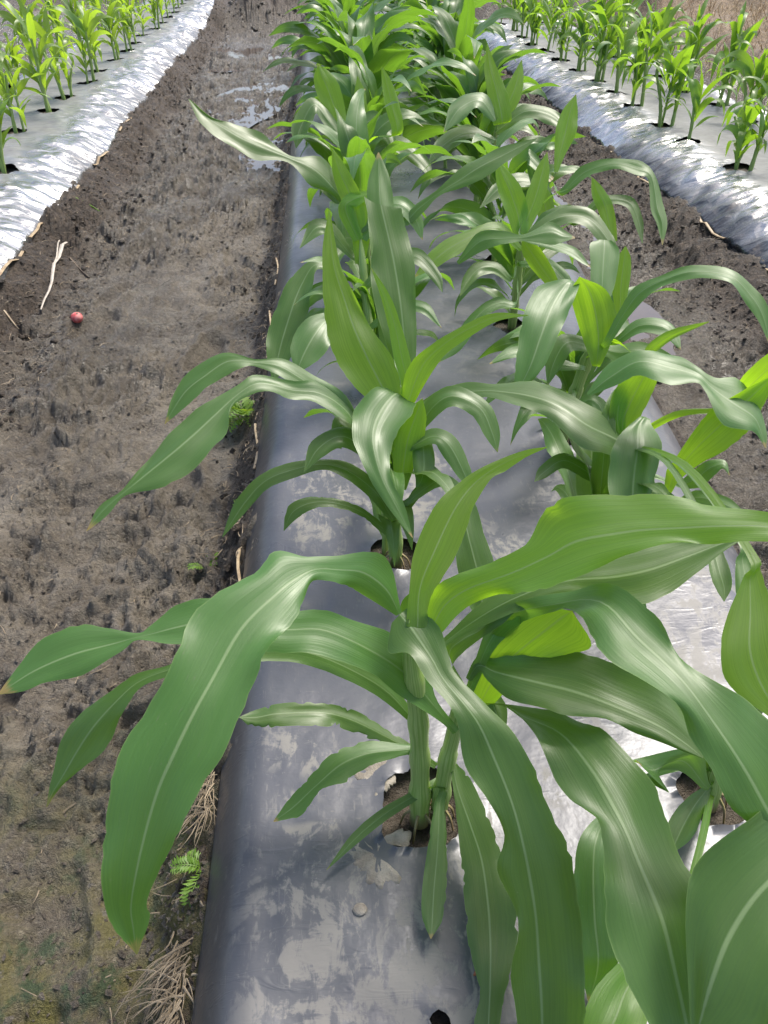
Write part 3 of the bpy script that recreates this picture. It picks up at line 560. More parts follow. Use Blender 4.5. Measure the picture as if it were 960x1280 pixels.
['E', 'm', {'k': 0.7}, [[584,1548,555,588,1543,553,591,1539,551],[579,1472,584,584,1467,582,588,1462,580],[608,1488,646,616,1479,643,623,1470,639],[639,1502,696,646,1486,689,653,1469,683],[687,1493,724,688,1479,718,688,1465,713],[743,1480,748,739,1463,741,735,1446,734],[807,1444,752,796,1428,745,785,1411,738],[847,1405,723,831,1394,718,814,1382,713],[864,1364,690,850,1360,687,837,1355,685],[857,1319,648,856,1319,648,855,1318,647]]],
['E', 'm', {'k': 0.2}, [[624,1643,744,610,1645,745,597,1647,746],[638,1623,731,606,1628,734,575,1636,739],[630,1589,709,598,1595,711,570,1597,711],[610,1541,670,587,1547,673,564,1545,670],[575,1506,632,575,1507,632,574,1507,632]]],
['E', 'y', {'k': -0.3}, [[584,1541,580,590,1540,579,596,1539,578],[629,1557,604,638,1556,604,647,1555,603],[627,1599,666,647,1597,664,666,1595,662],[639,1628,708,655,1626,707,671,1624,705],[658,1643,731,659,1642,731,660,1642,731]]],
['E', 'm', {'k': 0.6}, [[587,1549,556,588,1543,553,588,1538,551],[611,1494,582,613,1487,579,616,1480,576],[658,1503,622,658,1486,615,659,1468,607],[711,1485,631,702,1466,622,693,1447,613],[733,1454,617,720,1445,613,707,1436,609],[729,1414,594,728,1413,594,727,1413,593]]],
['E', 'y', {'k': 0.3}, [[584,1549,550,587,1544,547,590,1540,544],[612,1480,589,615,1476,585,618,1471,582],[639,1411,580,643,1407,577,646,1402,574],[654,1410,612,660,1401,606,665,1393,600],[688,1395,649,691,1387,643,693,1379,637],[740,1355,682,740,1355,682,740,1354,681]]],
['E', 'm', {'k': 0.5}, [[583,1542,525,585,1547,527,587,1552,530],[587,1506,541,592,1512,544,597,1519,547],[551,1503,553,558,1519,562,566,1534,570],[525,1494,557,517,1516,568,509,1538,579],[504,1479,532,488,1489,537,472,1499,541],[471,1458,495,470,1458,496,469,1458,496]]],
['E', 'm', {'k': 0.4}, [[577,1556,408,573,1560,410,569,1564,413],[561,1519,442,557,1523,444,553,1527,446],[545,1481,439,541,1485,441,537,1489,443],[523,1470,433,517,1476,437,511,1482,440],[503,1434,407,487,1438,409,472,1442,411],[504,1402,384,491,1403,384,479,1404,384],[480,1382,369,479,1383,369,478,1383,369]]],
['E', 'm', {'k': 0.5}, [[572,1567,405,572,1561,403,572,1556,400],[550,1512,440,550,1507,438,550,1501,435],[528,1457,433,528,1452,430,528,1447,427],[565,1466,466,565,1452,459,565,1437,452],[604,1441,458,587,1432,453,571,1423,448],[591,1397,430,590,1396,430,589,1396,430]]],
['B', 'y', {'k': -0.3, 'lab': 'tall upright yellow green leaf'}, [[80,1232,595,109,1227,588,128,1225,588],[35,1263,628,91,1258,625,129,1249,612],[8,1296,665,67,1292,666,117,1285,659],[-5,1333,702,47,1331,704,80,1328,704],[-8,1377,739,31,1376,745,52,1375,747],[-7,1420,781,16,1420,785,28,1420,789],[-3,1461,821,12,1461,823,19,1461,826],[11,1504,865,12,1504,865,13,1504,865]]],
['B', 'y', {'k': -0.3}, [[121,1227,573,127,1227,574,133,1227,575],[127,1247,631,137,1247,633,147,1247,634],[117,1270,664,131,1270,667,146,1269,669],[109,1301,712,121,1302,715,132,1302,718],[98,1336,756,106,1336,759,114,1337,762],[82,1372,801,82,1372,801,83,1372,801]]],
['B', 'm', {'k': 0.1, 'rip': 0.3}, [[121,1226,572,127,1227,574,133,1228,576],[126,1261,612,135,1263,615,144,1265,618],[127,1299,617,143,1299,618,158,1298,618],[107,1344,663,143,1342,663,167,1356,680],[87,1411,731,139,1401,726,169,1416,743],[86,1457,780,132,1451,778,171,1454,783],[93,1486,806,125,1488,811,163,1491,817],[85,1531,847,117,1524,843,154,1529,851],[81,1558,872,113,1545,861,150,1537,856]]],
['B', 'm', {'k': -0.2}, [[121,1227,574,127,1227,574,133,1227,574],[111,1302,636,120,1301,636,130,1301,637],[98,1377,647,114,1376,648,129,1375,648],[92,1507,757,116,1505,758,140,1504,759],[89,1594,831,116,1592,832,143,1591,834],[94,1648,879,117,1646,879,140,1645,880],[118,1694,921,119,1694,921,120,1694,921]]],
['B', 'y', {'k': 0.2}, [[127,1242,616,135,1220,598,150,1224,603],[143,1249,669,165,1244,666,182,1234,658],[190,1258,708,204,1252,704,210,1240,694],[251,1264,740,250,1255,732,255,1246,724],[296,1259,757,297,1254,752,298,1248,747],[347,1242,759,347,1241,759,347,1241,758]]],
['B', 'm', {'k': 0.4, 'rip': 0.3}, [[133,1225,573,127,1227,574,121,1229,575],[153,1227,603,122,1244,612,91,1258,618],[143,1182,604,89,1194,609,44,1212,617],[113,1137,596,71,1147,600,33,1156,604],[96,1098,580,68,1105,583,34,1115,587],[94,1051,556,78,1055,557,57,1057,557],[112,1015,531,97,1016,531,83,1014,530],[123,972,493,123,972,493,122,971,493]]],
['B', 'y', {'k': -0.2}, [[113,1159,455,122,1158,454,131,1157,454],[108,1180,493,127,1177,490,146,1175,488],[110,1207,543,137,1202,537,165,1196,531],[134,1226,582,153,1221,576,173,1217,570],[166,1235,605,166,1235,605,167,1235,604]]],
['B', 'm', {'k': 0.6}, [[123,1218,506,123,1223,508,122,1229,511],[56,1214,538,61,1217,539,66,1221,541],[34,1202,576,24,1235,589,28,1265,602],[-31,1220,612,-22,1242,622,-24,1268,633],[-76,1214,627,-71,1232,635,-64,1248,642],[-119,1208,649,-126,1223,655,-131,1242,663],[-172,1178,640,-163,1200,649,-161,1222,659],[-182,1124,617,-211,1151,627,-235,1173,636],[-224,1076,593,-259,1105,603,-281,1135,615],[-281,1043,571,-311,1068,579,-323,1083,585],[-345,1038,559,-349,1042,561,-353,1047,562],[-372,1012,540,-381,1021,543,-389,1030,546],[-408,995,521,-409,996,521,-409,996,521]]],
['B', 'm', {'k': 0.6}, [[120,1220,525,124,1224,527,127,1229,529],[48,1226,553,53,1230,555,57,1234,556],[-5,1233,595,7,1248,601,19,1263,608],[-52,1241,627,-43,1257,635,-33,1274,642],[-97,1252,655,-92,1269,663,-86,1286,670],[-138,1265,668,-137,1272,671,-136,1278,674],[-163,1254,670,-184,1271,677,-193,1289,684],[-214,1236,650,-226,1253,657,-248,1273,665],[-243,1219,629,-264,1234,634,-279,1248,640],[-299,1198,594,-300,1199,594,-300,1199,594]]],
['B', 'm', {'k': 0.6}, [[113,1220,345,117,1223,347,122,1227,349],[103,1159,377,108,1163,378,114,1166,379],[64,1177,423,76,1188,428,88,1198,432],[16,1192,463,24,1206,468,31,1221,475],[-29,1200,480,-29,1212,484,-29,1223,489],[-86,1184,472,-90,1201,479,-94,1217,485],[-126,1172,462,-135,1186,467,-145,1200,472],[-155,1158,440,-174,1157,439,-192,1161,440],[-215,1113,397,-216,1113,398,-216,1114,398]]],
['B', 'm', {'k': 0.6, 'chew': 0.2}, [[115,1221,287,118,1226,289,121,1230,291],[106,1182,310,111,1187,312,115,1192,314],[48,1197,362,53,1204,365,57,1211,368],[-5,1197,388,-2,1207,392,0,1217,396],[-47,1192,392,-49,1206,397,-51,1220,403],[-78,1181,382,-87,1192,387,-97,1204,391],[-105,1166,362,-106,1166,362,-107,1167,362]]],
['B', 'm', {'k': 0.6}, [[115,1227,377,118,1222,376,121,1218,374],[116,1148,405,119,1143,403,122,1138,401],[152,1172,452,158,1163,449,164,1154,446],[194,1178,472,193,1166,467,191,1154,463],[232,1156,460,224,1147,457,216,1139,453],[245,1124,439,244,1124,439,244,1123,439]]],
['B', 'm', {'k': 0.3}, [[158,1234,553,152,1233,552,147,1231,550],[181,1209,535,164,1207,532,146,1204,530],[185,1168,503,165,1170,503,144,1171,503],[169,1142,481,158,1146,484,147,1150,486],[147,1134,474,147,1134,475,146,1134,475]]],
['B', 'm', {'k': 0.3}, [[118,1227,398,118,1222,395,118,1217,391],[126,1154,431,126,1149,427,126,1144,423],[192,1154,491,192,1144,483,192,1134,476],[243,1107,474,224,1100,468,205,1094,462],[261,1044,436,232,1040,432,204,1036,428],[279,991,385,245,988,382,211,985,378],[273,952,347,248,953,346,224,954,346],[242,929,322,242,929,322,241,929,322]]],
['B', 'm', {'k': 0.5}, [[119,1228,510,123,1223,508,126,1219,506],[150,1236,537,156,1232,534,162,1227,532],[176,1264,582,187,1250,575,198,1235,568],[229,1275,607,226,1254,596,224,1234,586],[290,1245,589,275,1231,582,260,1217,574],[310,1203,552,294,1198,549,278,1193,546],[303,1172,521,302,1172,521,301,1172,521]]],
['B', 'm', {'k': 0.3}, [[115,1217,459,120,1221,461,124,1224,464],[74,1210,484,78,1213,487,82,1216,490],[21,1227,520,34,1237,528,48,1247,536],[22,1237,540,13,1249,548,3,1262,557],[13,1214,515,3,1216,516,-8,1218,517]]],
['Q', 'm', {'k': 0.5}, [[89,2037,643,94,2040,645,99,2043,647],[81,2084,657,90,2091,660,99,2097,664],[27,2109,720,48,2103,718,62,2135,736],[-37,2080,761,-14,2112,780,-4,2152,803],[-83,2098,806,-79,2110,813,-79,2121,819],[-161,2069,826,-157,2104,845,-144,2138,866],[-235,2082,859,-223,2114,878,-211,2139,892],[-287,2105,891,-276,2132,907,-266,2131,907],[-319,2153,943,-318,2154,943,-317,2155,944]]],
['Q', 'm', {'k': 0.3, 'chew': 0.06}, [[102,1982,521,101,1986,524,100,1991,528],[33,1968,551,36,1973,555,39,1978,558],[-21,1970,575,-23,1984,584,-26,1997,594],[-38,1926,539,-65,1942,548,-92,1957,558],[-59,1861,481,-99,1877,490,-139,1893,499],[-91,1806,426,-127,1816,431,-162,1827,437],[-147,1748,366,-148,1748,366,-149,1748,366]]],
['Q', 'm', {'k': 0.3}, [[109,1953,435,107,1957,439,105,1962,442],[76,1914,472,73,1920,476,71,1925,480],[39,1876,468,40,1882,472,41,1887,477],[9,1846,478,3,1860,488,-3,1874,498],[3,1775,459,-33,1802,476,-69,1830,494],[-31,1736,434,-64,1754,445,-98,1771,455],[-85,1714,411,-86,1715,411,-87,1715,411]]],
['Q', 'm', {'k': 0.5}, [[104,1967,479,104,1972,482,104,1977,484],[40,1934,510,44,1939,513,47,1945,517],[6,1929,521,7,1950,532,8,1971,543],[-27,1916,509,-40,1934,518,-53,1953,527],[-79,1897,480,-79,1897,481,-80,1898,481]]],
['Q', 'y', {'k': 0.2}, [[75,2024,625,89,2027,629,102,2031,633],[38,2058,695,58,2059,698,79,2060,700],[66,2088,730,76,2073,717,86,2058,705],[120,2087,736,122,2078,729,125,2070,722]]],
['Q', 'y', {'k': -0.2}, [[78,2009,573,91,2008,572,103,2007,572],[73,2054,643,98,2051,642,124,2048,640],[87,2083,692,107,2081,690,128,2078,688],[114,2104,728,115,2104,728,117,2104,728]]],
['Q', 'm', {'k': 0.5}, [[96,2031,631,103,2026,629,110,2021,627],[134,2076,705,148,2058,696,161,2040,687],[208,2079,722,200,2057,709,192,2035,697],[256,2038,683,240,2028,677,223,2018,670],[255,1995,636,254,1995,636,253,1994,636]]],
['Q', 'm', {'k': 0.5}, [[94,2005,575,98,2009,577,101,2014,580],[64,2027,582,71,2032,585,78,2038,588],[7,2037,632,20,2054,642,34,2072,653],[-12,2029,642,-21,2053,654,-30,2077,667],[-64,2005,619,-65,2006,619,-66,2007,620]]],
['F', 'y', {'k': 0.6}, [[565,2208,554,567,2212,556,570,2217,559],[554,2152,576,558,2159,579,561,2166,583],[542,2101,561,548,2106,563,554,2112,566],[477,2108,610,485,2125,618,494,2142,627],[426,2082,603,422,2104,614,418,2127,625],[349,2041,574,338,2069,587,327,2097,599],[291,2020,547,281,2039,555,271,2058,564],[238,2013,530,237,2014,530,237,2015,531]]],
['F', 'm', {'k': 0.6, 'free': 1}, [[348,2003,572,351,1999,570,353,1995,568],[398,2022,639,406,1996,627,414,1971,615],[465,1994,655,463,1972,644,461,1949,634],[510,1963,654,509,1954,649,508,1944,644],[578,1977,680,574,1945,665,569,1913,649],[613,1948,668,606,1929,659,598,1910,650],[634,1920,658,634,1919,658,634,1917,657]]],
['F', 'm', {'k': 0.6}, [[561,2199,597,559,2194,594,557,2189,591],[545,2119,639,542,2112,635,538,2104,632],[527,2037,629,524,2029,625,521,2022,622],[604,2004,623,598,1990,616,592,1976,609],[656,1975,613,645,1961,606,635,1946,599],[687,1918,581,686,1917,580,685,1916,580]]],
['F', 'y', {'k': -0.3}, [[560,2209,563,566,2209,564,572,2209,565],[546,2173,565,562,2172,567,578,2172,569],[527,2215,615,556,2215,621,585,2215,627],[505,2258,665,537,2260,675,568,2261,686],[497,2293,710,516,2294,716,535,2295,723],[501,2322,750,502,2322,751,503,2322,751]]],
['F', 'y', {'k': -0.2}, [[610,1985,495,622,1988,502,634,1991,510],[568,2010,533,587,2014,544,607,2019,556],[534,2036,575,553,2041,586,572,2045,598],[531,2056,611,532,2056,612,532,2057,612]]],
['Q', 'm', {'k': 0.5}, [[91,2045,648,94,2040,645,97,2035,642],[146,2042,685,151,2034,680,156,2026,676],[201,2039,679,208,2028,673,216,2017,668],[242,2047,714,250,2034,707,258,2021,700],[293,2046,745,297,2038,740,301,2030,736],[348,2061,789,357,2038,776,365,2016,764],[408,2073,821,417,2045,806,426,2018,791],[477,2071,844,481,2054,834,486,2037,825],[543,2061,860,543,2060,860,544,2059,859]]],
['F', 'm', {'k': 0.5}, [[580,2242,462,582,2247,465,585,2252,468],[546,2145,503,550,2151,507,553,2158,511],[512,2050,493,517,2056,497,522,2061,500],[462,2048,518,471,2066,528,480,2084,538],[430,2038,521,424,2059,532,419,2080,543],[399,2019,506,388,2029,511,376,2040,516],[362,1991,481,361,1992,481,361,1992,482]]],
['F', 'm', {'k': 0.5}, [[585,2250,411,585,2255,414,584,2260,416],[556,2126,455,555,2134,459,554,2142,463],[523,2006,440,525,2013,444,527,2021,448],[481,1999,441,480,2015,449,478,2032,458],[432,1979,420,421,1994,428,411,2009,435],[362,1922,359,349,1937,366,336,1952,373],[291,1899,326,290,1900,326,289,1901,327]]],
['G', 'y', {'k': -0.3}, [[785,2701,612,791,2700,611,797,2699,610],[789,2741,664,808,2738,660,826,2735,656],[796,2787,724,830,2781,717,864,2776,710],[823,2826,776,849,2822,770,876,2818,764],[870,2858,817,871,2857,817,872,2857,817]]],
['G', 'm', {'k': 0.5}, [[769,2719,555,770,2714,552,772,2709,550],[768,2642,597,770,2633,592,773,2625,587],[765,2561,588,770,2552,583,776,2543,578],[833,2572,660,839,2551,648,845,2530,637],[927,2543,692,923,2523,680,920,2503,669],[1005,2500,688,991,2477,674,978,2454,660],[1036,2453,658,1024,2448,655,1011,2443,651],[1051,2374,589,1029,2370,586,1007,2367,583],[1053,2330,552,1037,2329,550,1021,2328,549],[1030,2278,504,1029,2278,504,1028,2278,504]]],
['G', 'm', {'k': 0.5}, [[749,2734,497,749,2729,494,750,2723,491],[768,2591,546,769,2583,542,770,2576,538],[785,2445,526,788,2438,522,792,2431,518],[870,2468,594,873,2452,585,875,2436,576],[965,2444,600,954,2427,590,942,2410,580],[993,2380,552,978,2376,549,962,2371,546],[982,2315,498,980,2315,498,979,2315,498]]],
['G', 'y', {'k': 0}, [[884,2364,486,902,2364,488,919,2365,490],[861,2416,565,885,2418,570,910,2421,575],[840,2444,608,861,2449,615,882,2453,622],[840,2473,651,842,2473,652,843,2473,652]]],
['G', 'y', {'k': 0}, [[750,2723,499,753,2726,504,756,2729,508],[764,2645,534,768,2650,541,773,2655,548],[796,2570,528,784,2574,531,771,2577,534],[734,2496,453,749,2511,474,763,2526,494],[691,2554,556,721,2557,563,752,2560,569],[699,2585,617,700,2585,618,701,2585,618]]],
['G', 'm', {'k': 0.3}, [[755,2719,521,760,2721,523,765,2724,525],[751,2654,556,759,2657,559,767,2660,562],[751,2588,548,758,2592,552,765,2596,555],[685,2612,599,710,2622,608,735,2632,617],[682,2684,694,678,2657,674,674,2630,654],[755,2588,623,747,2581,618,738,2575,613]]],
['H', 'y', {'k': -0.3}, [[76,3145,537,94,3145,540,112,3144,542],[47,3242,654,77,3241,660,107,3241,666],[2,3315,739,46,3316,752,90,3317,764],[-14,3359,794,21,3360,805,56,3361,815],[7,3390,840,8,3390,841,10,3390,841]]],
['H', 'y', {'k': -0.3}, [[113,3152,551,119,3152,552,125,3152,553],[187,3068,645,197,3068,647,207,3067,648],[256,2984,673,275,2983,676,295,2982,678],[238,3052,757,263,3051,761,289,3051,765],[231,3102,820,247,3102,824,264,3102,828],[231,3137,866,233,3137,866,234,3137,867]]],
['H', 'm', {'k': 0.5}, [[115,3148,550,119,3152,552,123,3156,554],[109,3110,584,119,3118,588,129,3125,593],[15,3163,677,34,3179,687,54,3195,697],[-9,3171,715,-17,3209,736,-24,3247,758],[-42,3127,661,-71,3144,669,-101,3160,677],[-88,3088,612,-90,3089,613,-91,3089,613]]],
['I', 'y', {'k': -0.3}, [[694,3285,646,700,3285,647,706,3285,648],[677,3254,650,714,3253,656,750,3253,662],[661,3327,740,697,3326,747,734,3326,754],[653,3387,816,677,3386,820,701,3386,824],[667,3443,891,669,3443,891,670,3443,892]]],
['I', 'm', {'k': 0.5}, [[678,3251,656,689,3259,661,700,3267,666],[611,3257,704,627,3294,726,643,3331,748],[568,3228,684,546,3265,704,523,3302,725],[478,3191,635,476,3192,636,475,3193,637]]],
['B', 'm', {'k': 0.5}, [[115,1216,440,119,1220,442,123,1224,445],[109,1166,467,113,1170,469,117,1174,471],[59,1177,508,69,1188,513,79,1199,519],[15,1182,541,18,1202,551,22,1221,561],[-18,1170,532,-29,1184,539,-41,1199,545],[-57,1151,509,-57,1152,509,-58,1152,510]]],
['B', 'm', {'k': 0.5}, [[122,1228,502,122,1223,499,122,1217,496],[138,1203,524,140,1197,522,143,1191,519],[182,1214,553,182,1199,545,182,1183,538],[226,1193,544,210,1181,538,194,1169,531],[250,1151,501,236,1145,498,222,1140,495],[247,1125,473,247,1124,472,246,1124,472]]],
['E', 'm', {'k': 0.5}, [[582,1531,562,579,1524,558,575,1517,554],[630,1510,563,623,1492,553,617,1474,543],[679,1494,574,668,1472,561,658,1449,549],[736,1453,555,722,1440,547,708,1426,540],[742,1404,518,741,1404,518,740,1403,518]]],
['E', 'm', {'k': 0.6}, [[578,1548,477,580,1553,480,583,1558,482],[563,1505,504,565,1511,507,567,1517,509],[501,1497,512,509,1512,518,517,1527,525],[446,1503,536,454,1523,544,462,1542,553],[400,1502,542,399,1518,549,398,1534,556],[347,1496,532,347,1497,533,346,1498,533]]],
['D', 'm', {'k': 0.6}, [[517,1132,449,522,1137,451,526,1143,453],[464,1137,477,474,1150,482,483,1162,487],[423,1141,500,426,1158,506,430,1174,513],[390,1128,490,385,1139,494,380,1150,499],[366,1124,484,365,1124,484,365,1125,484]]],
['D', 'm', {'k': 0.5}, [[534,1130,406,534,1124,403,535,1118,400],[575,1125,438,571,1110,431,567,1095,424],[624,1089,446,610,1073,438,596,1058,430],[655,1032,423,641,1024,419,627,1017,415],[652,983,397,652,982,397,651,982,397]]],
['Q', 'm', {'k': 0.5}, [[100,1984,505,102,1979,503,105,1974,500],[91,1936,541,96,1929,538,101,1922,534],[160,1955,607,169,1935,597,179,1915,586],[237,1949,631,230,1928,619,223,1906,607],[289,1890,588,277,1882,583,264,1874,578],[291,1850,554,290,1850,553,289,1849,553]]],
['Q', 'y', {'k': -0.2}, [[77,2040,642,94,2040,645,110,2040,649],[50,2077,709,76,2078,716,102,2080,723],[29,2119,768,48,2120,775,68,2122,781],[30,2160,823,31,2160,824,32,2161,824]]],
['Q', 'm', {'k': 0.5}, [[108,1952,409,109,1947,407,110,1941,404],[105,1916,438,108,1910,434,112,1904,431],[186,1929,495,189,1913,487,193,1898,479],[260,1912,501,251,1896,492,242,1881,483],[293,1850,456,293,1849,456,292,1849,456]]],
['F', 'y', {'k': -0.2}, [[548,2190,590,563,2186,585,578,2183,580],[578,2246,665,604,2240,657,630,2234,650],[611,2292,724,631,2288,720,651,2284,716],[646,2322,765,647,2322,765,648,2322,765]]],
['F', 'm', {'k': 0.5}, [[565,2214,567,566,2209,564,567,2204,561],[565,2180,572,569,2172,567,573,2163,563],[643,2212,630,647,2187,617,652,2163,604],[749,2202,646,734,2174,630,720,2147,614],[813,2125,588,794,2114,581,774,2103,574],[806,2062,532,805,2061,532,804,2061,532]]],
['F', 'm', {'k': 0.5}, [[585,2252,468,582,2247,465,580,2242,462],[563,2187,499,562,2179,495,561,2171,491],[642,2177,511,632,2158,501,623,2139,490],[703,2122,478,683,2110,470,664,2098,463],[709,2040,415,708,2040,415,707,2040,414]]],
['H', 'm', {'k': 0.5}, [[109,3135,521,117,3124,515,125,3113,510],[200,3185,607,212,3157,592,224,3128,576],[317,3183,628,303,3147,606,290,3111,586],[409,3095,561,389,3078,551,369,3061,540],[416,3030,506,415,3029,505,413,3028,505]]],
['H', 'm', {'k': 0.3}, [[114,3155,554,126,3152,552,137,3148,550],[125,3214,650,154,3199,640,184,3183,630],[209,3247,704,201,3213,678,194,3179,652],[283,3169,643,258,3157,633,234,3146,623],[276,3096,577,275,3096,576,273,3096,576]]],
['H', 'y', {'k': -0.3}, [[98,3167,538,119,3164,534,141,3161,531],[120,3252,647,151,3248,643,181,3245,640],[138,3326,740,163,3324,740,187,3322,741],[156,3373,801,157,3373,801,159,3373,801]]],
['G', 'm', {'k': 0.5}, [[785,2707,547,790,2719,554,795,2731,561],[686,2698,565,690,2725,581,695,2754,597],[615,2672,549,604,2699,564,593,2726,578],[530,2644,515,529,2645,515,528,2646,516]]],
['I', 'm', {'k': 0.5}, [[693,3297,620,698,3284,613,704,3272,606],[805,3336,698,808,3304,679,811,3272,661],[932,3300,689,912,3269,670,893,3237,651],[983,3199,613,982,3198,612,981,3197,611]]],
['I', 'm', {'k': 0.5}, [[700,3313,573,701,3318,576,701,3323,579],[685,3251,580,690,3265,588,696,3279,596],[582,3241,598,584,3274,617,586,3307,636],[503,3201,566,485,3234,584,467,3267,602],[417,3172,526,416,3173,526,415,3175,527]]],
['I', 'y', {'k': -0.3}, [[683,3308,648,706,3303,638,729,3298,628],[736,3374,737,768,3367,725,801,3361,713],[776,3418,792,798,3414,787,819,3411,782],[812,3453,837,813,3453,837,815,3453,837]]]]
STALKS = {'A': (0.0135, [[104, 635, 200], [103, 648, 324], [96, 649, 455], [86, 651, 553], [79, 645, 641]]), 'P': (0.0115, [[134, 641, 200], [139, 641, 320], [148, 649, 395], [155, 648, 459], [162, 646, 490]]), 'C': (0.0125, [[564, 627, 200], [543, 621, 334], [545, 614, 438], [574, 607, 529]]), 'D': (0.013, [[533, 1104, 200], [544, 1138, 309], [539, 1143, 427], [533, 1155, 538]]), 'E': (0.014, [[592, 1664, 200], [571, 1562, 395], [582, 1551, 495], [590, 1540, 579]]), 'B': (0.013, [[120, 1229, 200], [117, 1224, 328], [119, 1220, 452], [127, 1227, 574]]), 'Q': (0.012, [[127, 1946, 200], [110, 1943, 396], [100, 1990, 535], [94, 2040, 645]]), 'F': (0.012, [[611, 2367, 200], [587, 2263, 362], [581, 2242, 496], [559, 2194, 594]]), 'G': (0.012, [[672, 2929, 200], [693, 2817, 345], [746, 2731, 484], [791, 2700, 611]]), 'H': (0.012, [[150, 3050, 200], [131, 3127, 441], [119, 3152, 552]]), 'I': (0.012, [[713, 3557, 200], [707, 3460, 352], [701, 3342, 525], [700, 3280, 657]])}
MATS = {'m': M_LEAF, 'y': M_YOUNG_BACKLIT, 's': M_SIDE}
HERO = dict(
    A='nearest large corn plant with broad leaf hanging over the left furrow edge',
    P='leaning corn plant sharing the nearest hole, long leaves arching to the lower right',
    C='corn plant at the lower right corner with a huge leaf cut by the frame',
    D='corn plant with a glossy pale leaf and an arched leaf over the right furrow',
    E='corn plant with a thin leaning stalk and long leaf reaching over the right furrow',
    B='corn plant with one tall upright yellow green leaf behind the nearest plant',
    Q='third corn plant of the left row, long leaf pointing over the left furrow',
    F='corn plant with a wide pale leaf reaching left across the middle bed',
    G='corn plant whose thin drooping leaf hangs before the right earth slope',
    H='fourth corn plant of the left row with a broad upright yellow leaf',
    I='corn plant with pointed upright leaf in front of the silver right bed')
roots = {}
for key, (rad, pts) in STALKS.items():
    P = np.array(pts) / 1000.0; base = P[0].copy()
    e = empty('corn_plant', base); tag(e, HERO[key], 'corn plant', 'corn plants on the middle bed'); roots[key] = (e, base)
    if base[1] < 2.0:
        rq = random.Random(int(base[0] * 1000) + int(base[1] * 1000))
        for q in range(6):
            a = q * 1.05 + rq.uniform(-.3, .3); l_ = rq.uniform(.014, .024)
            link('brace_root', tube_mesh([[math.cos(a) * rad * .8, math.sin(a) * rad * .8, .034], [math.cos(a) * (rad + l_ * .6), math.sin(a) * (rad + l_ * .6), .022], [math.cos(a) * (rad + l_), math.sin(a) * (rad + l_), -.004]], [.0028, .0022, .0016], M_ROOTG, 6, 3, 'brace_root', False), e)
    link('stalk', tube_mesh(P - base, [rad * 1.15, rad, rad * .95, rad * .88, rad * .1], M_STALK, 14, 8), e)
for i, (key, mk, o, rows) in enumerate(LEAVES):
    e, base = roots[key]; A = np.array(rows, float) / 1000.0
    me = leaf_mesh(A[:, 0:3] - base, A[:, 3:6] - base, A[:, 6:9] - base, MATS[mk], per=o.get('n', 4) + (8 if o.get('chew', 0) > .05 else 1), half=6, rip=o.get('rip', .22) * 1.5, chew=o.get('chew', .035), seed=i * 7 + 3)
    lf = link('leaf', me, e)
    if o.get('lab'): lf['label'] = o['lab']

def gen_leaf(az, z0, ln, wd, e0, curve, drift, roll, mat, seed, fold=.35, n=9, per=2, half=3):
    rs = random.Random(seed)
    p = np.array([0, 0, z0]); M, Lp, Rp = [], [], []
    el = e0; ds = ln / (n - 1); tw = rs.uniform(-1.3, 1.3)
    for i in range(n):
        s = i / (n - 1)
        d = np.array([math.sin(az) * math.cos(el), math.cos(az) * math.cos(el), math.sin(el)])
        side = np.array([math.cos(az), -math.sin(az), 0]); up = np.cross(side, d)
        rl = roll * s + tw * math.sin(s * 4.5)
        sd = side * math.cos(rl) + up * math.sin(rl)
        w = wd * .5 * min(1, .28 + s * 3.2) * max(0, 1 - max(0, (s - .35) / .65) ** 1.9)
        w = max(w, .0008)
        v = fold * (1 - s) ** 2
        M.append(p.copy()); Lp.append(p - sd * w * math.cos(v) + up * w * math.sin(v)); Rp.append(p + sd * w * math.cos(v) + up * w * math.sin(v))
        p = p + d * ds
        el -= curve * ds * (.35 + 1.9 * s) ; az += drift * ds * (1 + rs.uniform(-.6, .6))
        el = max(el, -1.45)
    return leaf_mesh(np.array(Lp), np.array(M), np.array(Rp), mat, per=per, half=half, rip=.45, seed=seed)
def variant(seed, lush, smat=None):
    rs = random.Random(seed); out = []
    H = rs.uniform(.32, .42) if lush else rs.uniform(.28, .40)
    lean = (rs.uniform(-.07, .07), rs.uniform(-.07, .07))
    P = np.array([[0, 0, -.02], [lean[0] * .2, lean[1] * .2, H * .4], [lean[0] * .6, lean[1] * .6, H * .75], [lean[0], lean[1], H]])
    out.append(('stalk', tube_mesh(P, [.013, .012, .010, .007] if lush else [.0105, .0095, .008, .005], M_STALK, 8, 4)))
    n = 11 if lush else 8; az0 = rs.uniform(0, 6.28)
    for i in range(n):
        f = i / (n - 1); az = az0 + i * math.pi + rs.uniform(-.5, .5)
        z0 = H * (.18 + .80 * f ** .85) if lush else H * (.30 + .68 * f)
        if lush: ln = (.24 + .34 * math.sin(math.pi * (.15 + .72 * f))) * rs.uniform(.85, 1.12); wd = (.042 + .062 * math.sin(math.pi * (.12 + .68 * f))) * rs.uniform(.85, 1.15)
        else: ln = (.11 + .25 * math.sin(math.pi * (.10 + .72 * f))) * rs.uniform(.85, 1.15); wd = (.016 + .031 * math.sin(math.pi * (.12 + .68 * f))) * rs.uniform(.85, 1.15)
        e0 = R(rs.uniform(36, 64) + 24 * f) if lush else R(rs.uniform(45, 70) + 18 * f); curve = (5.2 - 2.2 * f) * rs.uniform(.75, 1.3) * (.42 / max(ln, .2)) if lush else (8.5 - 4.0 * f) * rs.uniform(.4, 1.7)
        mat = M_LEAF if lush else smat
        out.append(('leaf', gen_leaf(az, z0, ln, wd, e0, curve, rs.uniform(-1.2, 1.2), rs.uniform(-1.0, 1.0), mat, seed * 31 + i, n=9, per=3 if lush else 2, half=4 if lush else 2)))
    return out
